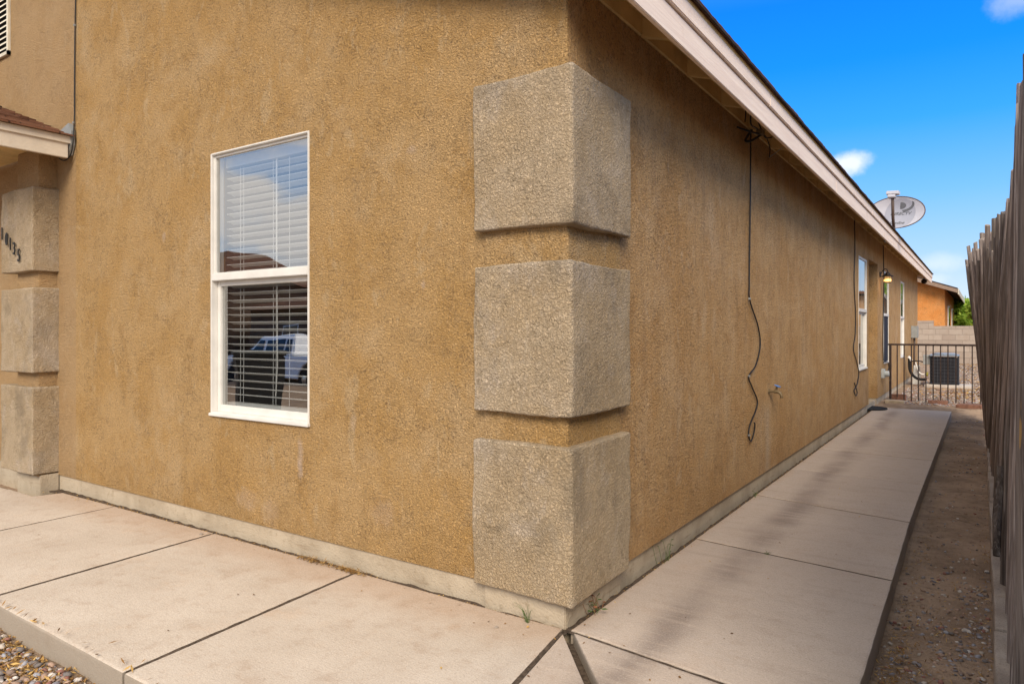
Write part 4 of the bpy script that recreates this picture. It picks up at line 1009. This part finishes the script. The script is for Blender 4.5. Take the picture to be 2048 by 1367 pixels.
brick('brick', 1.22, 10.16, -.03, -.3, (.34,.17,.085), 'brick', 'tilted red brick slab at the fence end nearest the poles', 'brick', 'loose red bricks at the gate', 4)
# doormat
mb = MB().prism([(.0+.23*math.cos(R(a))*(1.0), .30*math.sin(R(a)), 0) for a in range(0, 360, 15)], (0,0,.012))
o = mb.build('doormat', M['mat'], bevel=.003); o.location = (-.02, 9.22, .003); o.rotation_euler = (0, 0, .1); tag(o, 'black rounded doormat at the alcove by the end of the walk', 'doormat')

# ------------------------------------------------------------------ air conditioner
pad = rblock((-.42,-.32,0), (.42,.40,.07), .01, .1, .002).build('concrete_pad', M['slab'], None, smooth=True, fix=False); pad.location = (.80, 14.55, -.02); weld(pad); tag(pad, 'pale concrete pad under the air conditioner', 'pad')
t = empty('air_conditioner', (.70, 14.75, .05), 'dark square outdoor air conditioner with wire grille beyond the iron fence', 'air conditioner')
MB().box((-.20,-.25,.0), (.24,.25,.56)).build('coil_core', M['ac_dark'], t, bevel=.02)
q = MB()
for k in range(9):
    x = -.215+.468*k/8; q.box((x-.0013,-.27,.02), (x+.0013,-.266,.575))
for k in range(9):
    z = .03+.54*k/8; q.box((-.217,-.2655,z-.0013), (.255,-.2615,z+.0013)); q.box((.262,-.26,z-.002), (.266,.26,z+.002)); q.box((-.226,-.26,z-.002), (-.222,.26,z+.002))
for k in range(9):
    y = -.26+.52*k/8; q.box((.267,y-.002,.02), (.271,y+.002,.575)); q.box((-.231,y-.002,.02), (-.227,y+.002,.575))
q.build('grille', M['ac_grille'], t)
q = MB()
for x in (-.235, .250):
    for y in (-.275, .262): q.box((x,y,.0), (x+.022,y+.014,.59))
q.build('corner_post', M['ac_dark'], t, bevel=.003)
q = MB().box((-.245,-.285,.585), (.28,.285,.612)); q.lathe([(.22,.6125),(.22,.63),(.20,.642),(.05,.646)], Matrix.Translation((.02,0,0)), 24); q.build('lid', M['ac_top'], t, bevel=.006)
MB().box((-.245,-.283,-.01), (.28,.283,.018)).build('base_pan', M['ac_dark'], t, bevel=.004)
MB().box((-.36,-.20,.40), (-.24,-.02,.60)).build('service_box', M['grey_metal'], t, bevel=.006)
MB().tube(smoothpath([(-.62,-.1,.52),(-.60,-.1,.25),(-.48,-.1,.10),(-.30,-.1,.08)], 6), .028, 8).build('insulated_hose', M['rubber'], t, smooth=True)
MB().tube([(-.64,-.1,.56),(-.58,-.1,.47)], .03, 8).build('hose_sleeve', M['spider'], t, smooth=True)
MB().tube(smoothpath([(-.58,-.12,.46),(-.45,-.12,.47),(-.36,-.12,.45)], 5), .012, 8).build('conduit', M['black_cable'], t, smooth=True)
MB().tube(smoothpath([(-.50,-.14,.44),(-.46,-.14,.28),(-.40,-.14,.2),(-.30,-.14,.19)], 5), .012, 8).build('drain_hose', M['spider'], t, smooth=True)
MB().tube([(-.30,-.16,.16),(-.29,-.16,.24)], .03, 8).build('valve', flat('yellow_tag', (.45,.38,.06), .6), t, smooth=True)
q = MB().prism([(-.02,-.01,0),(.13,-.01,0),(.12,-.01,.42),(.0,-.01,.42)], (0,.03,0)); o = q.build('white_panel', M['spider'], None, bevel=.004); o.location = (.14, 14.9, 0); o.rotation_euler = (R(-12), 0, 0); tag(o, 'white board leaning by the house wall beside the air conditioner', 'board')

# ------------------------------------------------------------------ block wall behind
t = empty('block_wall', (0, 26.5, 0), 'tan cinder block wall behind the air conditioner', 'wall'); B_ = Vector((0,26.5,0))
mb = MB().box((-9,0,-.3), (-.057,.20,1.511)); mb.box((-.056,.001,-.3), (9,.201,1.305)); mb.build('blockwork', M['cmu'], t, bevel=.004)
MB().box((-.053,-.003,1.3055), (9,.204,1.318)).build('coping', M['slab'], t, bevel=.003)

# ------------------------------------------------------------------ orange house beyond
t = empty('orange_house', (0, 34, 0), 'bright orange stucco house with low brown roof beyond the block wall', 'house')
zz = lambda x: 3.13-.36*x
q = MB().prism([(-9,0,-.2),(0,0,-.2),(0,0,zz(.02)-.1),(-4.5,0,zz(-4.5)-.1),(-9,0,zz(.02)-.1)], (0, 14, 0)); q.build('wall', M['stucco_orange'], t)
q = MB().prism([(.50,-.55,zz(.5)-.07),(.50,-.55,zz(.5)+.06),(-4.5,-.55,zz(-4.5)+.06),(-4.5,-.55,zz(-4.5)-.07)], (0, 15, 0)).prism([(-4.501,-.55,zz(-4.5)-.07),(-4.501,-.55,zz(-4.5)+.06),(-9.5,-.55,zz(.5)+.06),(-9.5,-.55,zz(.5)-.07)], (0, 15, 0)); rfo = q.build('roof', M['shingle_edge'], t)
q = MB().prism([(.51,-.56,zz(.5)-.22),(.51,-.56,zz(.5)+.02),(.51,14.4,zz(.5)+.02),(.51,14.4,zz(.5)-.22)], (.03, 0, 0)); q.build('fascia', M['offwhite'], rfo)
MB().prism([(.50,-.575,zz(.5)-.16),(.50,-.575,zz(.5)+.0),(-4.5,-.575,zz(-4.5)+.0),(-4.5,-.575,zz(-4.5)-.16)], (0, .02, 0)).build('rake_board', flat('brown_rake', (.25,.17,.12)), rfo)
MB().tube([(-.72,.6,zz(-.72)), (-.72,.6,zz(-.72)+.42)], .05, 8).build('vent_pipe', M['dark_metal'], rfo)
for y0 in (3.0, 8.0):
    f = MB().box((.001,y0,.95), (.05,y0+1.6,2.35)).build('window', M['white'], t, bevel=.01); MB().box((.051,y0+.08,1.02), (.056,y0+1.52,2.28)).build('pane', M['truck_glass'], f)

# ------------------------------------------------------------------ houses reflected in the glass
t = empty('peach_house', (2.9, 32, .25), 'peach stucco neighbouring house with brown roof mirrored in the side windows', 'house')
MB().box((0,2,-.4), (9,14,2.55)).build('wall', M['stucco_peach'], t)
MB().prism([(-.5,1.5,2.50),(-.5,1.5,2.62),(4.5,1.5,3.3),(9.5,1.5,2.62),(9.5,1.5,2.50),(4.5,1.5,3.18)], (0,13.5,0)).build('roof', M['shingle'], t)
MB().box((-.53,1.5,2.44), (-.50,15,2.63)).build('fascia', M['offwhite'], t)
for y0 in (4.0, 9.0):
    f = MB().box((-.03,y0,.9), (-.001,y0+1.5,2.1)).build('window', M['white'], t, bevel=.004); MB().box((-.036,y0+.07,.97), (-.031,y0+1.43,2.03)).build('pane', M['truck_glass'], f)
def street_house(loc, x0, x1, ew, er_, rx0, rx1, label):
    t = empty('brown_house', loc, label, 'house')
    MB().box((x0,-10,0), (x1,0,ew)).build('wall', M['stucco_brown'], t)
    q = MB(); q.add([(x0-.7,-10.7,ew-.05),(x1+.7,-10.7,ew-.05),(x1+.7,.7,ew-.05),(x0-.7,.7,ew-.05),(rx0,-5,er_),(rx1,-5,er_)], [(3,2,5,4),(0,4,5,1),(0,3,4),(1,5,2),(0,1,2,3)]); q.build('roof', M['shingle'], t)
    for k in range(3):
        xa = x0+(x1-x0)*(.1+.3*k)
        for zb in ([1.0, 3.6] if ew > 4 else [1.0]):
            f = MB().box((xa,.001,zb), (xa+1.6,.05,zb+1.2)).build('window', M['white'], t, bevel=.005); MB().box((xa+.1,.051,zb+.1), (xa+1.5,.056,zb+1.1)).build('pane', M['truck_glass'], f)
street_house((-44, -20.5, -.72), -12, 9.5, 4.95, 7.3, -6, 3.6, 'brown two storey house across the street, mirrored in the upper front window')
street_house((-22, -22, -.72), -11, 12, 3.1, 5.0, -5, 6, 'brown one storey house across the street behind the mirrored pickup truck')

# ------------------------------------------------------------------ pickup truck (mirrored in the front window)
t = empty('pickup_truck', (-17.95, -12.95, -.835), 'white four door pickup truck parked at the street, mirrored in the front window', 'truck')
def arch(cx, r, z, n=10): return [(cx+r*math.cos(R(a)), z+r*math.sin(R(a))) for a in np.linspace(0, 180, n)]
prof = [(2.85,.45),(2.9,1.0),(2.88,1.12)] + [(-.9,1.12),(-1.5,1.13),(-2.85,1.02),(-2.95,.75),(-2.95,.45)] + [(x,z) for x,z in arch(-1.9,.47,.42)][::-1] + [(x,z) for x,z in arch(1.75,.47,.42)][::-1]
poly = [(x,-.95,z) for x,z in prof]
MB().prism(poly, (0,1.9,0)).build('body', M['truck'], t, bevel=.03)
q = MB(); lo_ = [(-1.45,1.13),(.95,1.13),(.80,1.82),(-.60,1.84)]
vs = [(x, s*.90 if z < 1.5 else s*.72, z) for s in (-1, 1) for x, z in lo_]
q.add(vs, [(0,1,2,3),(7,6,5,4),(0,4,5,1),(1,5,6,2),(2,6,7,3),(3,7,4,0)]); q.build('cab', M['truck'], t, bevel=.04)
q = MB()
for s in (-1, 1):
    yb = lambda z: s*(.905-.18*(z-1.13)/.70)
    for a in ([(-1.12,1.2),(-.42,1.2),(-.42,1.70),(-.66,1.70)], [(-.30,1.2),(.40,1.2),(.38,1.70),(-.30,1.70)], [(.50,1.2),(.84,1.2),(.76,1.66),(.50,1.68)]):
        q.prism([(x, yb(z)+s*.012, z) for x, z in a], (0, s*.006, 0))
q.prism([(-1.40,-.78,1.2),(-1.40,.78,1.2),(-.70,.66,1.76),(-.70,-.66,1.76)], (-.03,0,.03)); q.build('side_glass', M['truck_glass'], t)
for x in (-1.9, 1.75):
    for s in (-1, 1):
        Mw = Matrix.Translation((x, s*.86, .40)) @ Matrix.Rotation(R(90), 4, 'X')
        wh = MB().lathe([(.22,-.11),(.38,-.11),(.40,-.08),(.40,.08),(.38,.11),(.22,.11)], Mw, 28).build('wheel', M['rubber'], t, smooth='auto')
        MB().lathe([(.03,-.125),(.22,-.10),(.23,.10),(.03,.125)], Mw, 20).build('rim', M['chrome'], wh, smooth='auto')
q = MB().box((-3.05,-.93,.48), (-2.951,.93,.70)); q.build('front_bumper', M['chrome'], t, bevel=.02); MB().box((2.905,-.9,.48), (3.02,.9,.68)).build('rear_bumper', M['chrome'], t, bevel=.02)
for s in (-1, 1):
    MB().box((-2.985,s*.62-.2,.78), (-2.93,s*.62+.2,.96)).build('headlight', M['dish'], t, bevel=.01)
    MB().box((-1.05,s*.98-.08,1.16), (-.95,s*.98+.08,1.34)).build('side_mirror', M['dark_metal'], t, bevel=.02)
    for x in (-.5, .3): MB().box((x,s*.965-.015,.98), (x+.16,s*.965+.015,1.01)).build('door_handle', M['chrome'], t, bevel=.004)
t = empty('wheeled_bin', (-7.25, -3.75, -.40), 'dark wheeled bin standing in the front yard, mirrored in the front window', 'bin', rz=.5)
t.scale = (.92, .92, 1.08)
q = MB().add([(-.24,-.27,.08),(.24,-.27,.08),(.24,.27,.08),(-.24,.27,.08),(-.30,-.34,1.10),(.30,-.34,1.10),(.30,.34,1.10),(-.30,.34,1.10)], [(0,3,2,1),(4,5,6,7),(0,1,5,4),(1,2,6,5),(2,3,7,6),(3,0,4,7)]); q.build('bin_body', M['bin'], t, bevel=.02)
MB().box((-.33,-.37,1.102), (.33,.37,1.17)).build('lid', M['bin'], t, bevel=.02)
for s in (-1, 1): MB().lathe([(.03,-.03),(.12,-.03),(.12,.03),(.03,.03)], Matrix.Translation((s*.29,.22,.12)) @ Matrix.Rotation(R(90), 4, 'Y'), 16).build('wheel', M['rubber'], t)

# ------------------------------------------------------------------ trees
def tree(x, y, z, h, rad, n, label, seed, lsz=.13):
    rng = random.Random(seed); t = empty('tree', (x, y, z), label, 'tree', 'trees beyond the block wall')
    tr_ = MB().tube([(0,0,-.3),(.04,.02,h*.25),(-.05,.0,h*.5),(.02,.05,h*.8)], [.16,.13,.09,.03], 9)
    cl = []
    for k in range(26):
        a = rng.random()*6.28; e_ = rng.uniform(.22, .97); rr_ = rad*math.sin(min(1, e_+.12)*math.pi*.93)**.6*rng.uniform(.25, .85)
        c_ = Vector((rr_*math.cos(a), rr_*math.sin(a), h*e_)); cl.append((c_, rad*rng.uniform(.25, .42), rng.random()))
        if k % 2 == 0: tr_.tube([(0,0,h*e_*.55), c_*.6+Vector((0,0,h*e_*.25)), c_], [.06,.035,.012], 6)
    tr_.build('trunk', M['bark'], t, smooth=True)
    vs = []; fs = []; tn = []
    for _ in range(n):
        c_, r_, tb = rng.choice(cl); d = Vector((rng.gauss(0,1), rng.gauss(0,1), rng.gauss(0,1))).normalized()
        p = c_+d*r_*rng.uniform(.55, 1.12)*(1+.3*noise.noise(c_+d*2)); s_ = lsz*rng.uniform(.5, 1.2)
        nn = (d+Vector((rng.gauss(0,.6), rng.gauss(0,.6), rng.gauss(0,.6)))).normalized(); a = nn.orthogonal().normalized(); b = nn.cross(a); q = rng.random()*6.28
        a, b = a*math.cos(q)+b*math.sin(q), b*math.cos(q)-a*math.sin(q)
        k = len(vs); vs += [p-a*s_, p+b*s_*.5, p+a*s_, p-b*s_*.5]; fs.append((k, k+1, k+2, k+3)); tt = min(1, max(0, tb*.55+rng.random()*.45)); tn += [tt]*4
    o = MB().add(vs, fs).build('crown', M['leaf'], t, fix=False); at = o.data.attributes.new('tone', 'FLOAT', 'POINT'); at.data.foreach_set('value', tn)
tree(.25, 47, -.3, 3.35, 1.15, 9000, 'bushy green tree just right of the orange house', 1)
tree(1.45, 44, -.3, 3.2, 1.1, 9000, 'yellow green tree behind the block wall next to the pole fence', 2)
tree(3.3, 46, -.3, 4.2, 1.5, 6000, 'larger green tree mostly hidden behind the pole fence', 3)
tree(4.3, 58, -.3, 6.0, 1.5, 7000, 'tall green tree beyond the peach house, mirrored in a side window', 4, .2)

# ------------------------------------------------------------------ weeds and small stones
def weed(name, x, y, z, n, h, spr, mat, label, wd=.0022, seed=0, dirx=0, diry=0):
    rng = random.Random(seed); mb = MB()
    for _ in range(n):
        a = rng.random()*6.28; L = h*rng.uniform(.5, 1.1); sp_ = spr*rng.uniform(.2, 1)
        p0 = Vector((rng.uniform(-.012,.012), rng.uniform(-.004,.004), 0)); p1 = p0+Vector((math.cos(a)*sp_*.4+dirx*.4, math.sin(a)*sp_*.3+diry*.4, L*.65)); p2 = p0+Vector((math.cos(a)*sp_+dirx, math.sin(a)*sp_*.6+diry, L*rng.uniform(.8, 1)))
        mb.tube(smoothpath([p0, p1, p2], 4), [wd*.5*(1-.08*i) for i in range(9)], 4)
    o = mb.build(name, mat, None, smooth=True); o.location = (x, y, z); return tag(o, label, 'weed')
weed('grass_tuft', -.150, -.055, -.005, 14, .085, .05, M['weed'], 'green grass tuft at the foot of the corner quoin on the front side', .0024, 1, -.02, -.015)
def leafy(x, y, z, n, sz, label, seed, mats=('weed',), h=.06):
    rng = random.Random(seed); t = empty('leafy_weed', (x, y, z), label, 'weed')
    for mt in mats:
        mb = MB()
        for i in range(n):
            a = rng.random()*6.28; b0 = Vector((rng.uniform(-.02,.02), rng.uniform(-.05,.05), 0)); tip = b0+Vector((math.cos(a)*.02, math.sin(a)*.03, h*rng.uniform(.3, 1.1)))
            mb.tube([b0, tip], .0011, 4); s_ = sz*rng.uniform(.6, 1.2); d = Vector((math.cos(a), math.sin(a), rng.uniform(-.2,.5))).normalized(); w2 = d.cross(Vector((0,0,1))).normalized()*s_*.32
            mb.add([tip, tip+d*s_*.5+w2, tip+d*s_, tip+d*s_*.5-w2, tip+d*s_*.5+Vector((0,0,-.004))], [(0,1,4),(1,2,4),(2,3,4),(3,0,4)])
        mb.build('leaves', M[mt], t, fix=False)
leafy(.022, .20, -.005, 8, .030, 'small weed with green and rusty leaves in the gap under the corner quoin', 3, ('weed','weed_red'), .06)
leafy(.022, .95, -.005, 7, .016, 'thin green seedling against the side foundation', 5, ('weed',), .10)
leafy(.028, 2.62, -.002, 6, .014, 'tiny green sprout at the wall beside the third path slab', 8, ('weed',), .04)
weed('grass_tuft', .43, 1.36, -.004, 16, .022, .022, M['weed'], 'flat little green tuft in the first path joint', .002, 6)
def stone(x, y, s_, label, seed, z=.0):
    o = rblock((-s_,-s_*.7,0), (s_,s_*.7,s_*.7), s_*.32, s_*.5, s_*.3, 0, seed).build('stone', M['kerb'], None, smooth=True, fix=False); o.location = (x, y, z); o.rotation_euler = (0, 0, seed); tag(o, label, 'stone')
stone(-.225, -.165, .007, 'small grey pebble on the front walk near the corner quoin', 1)
stone(.095, -.16, .009, 'white pebble wedged in the diagonal gap at the house corner', 2, -.012)
stone(-2.35, -.09, .010, 'dark pebble by the foundation at the second joint of the front walk', 3)
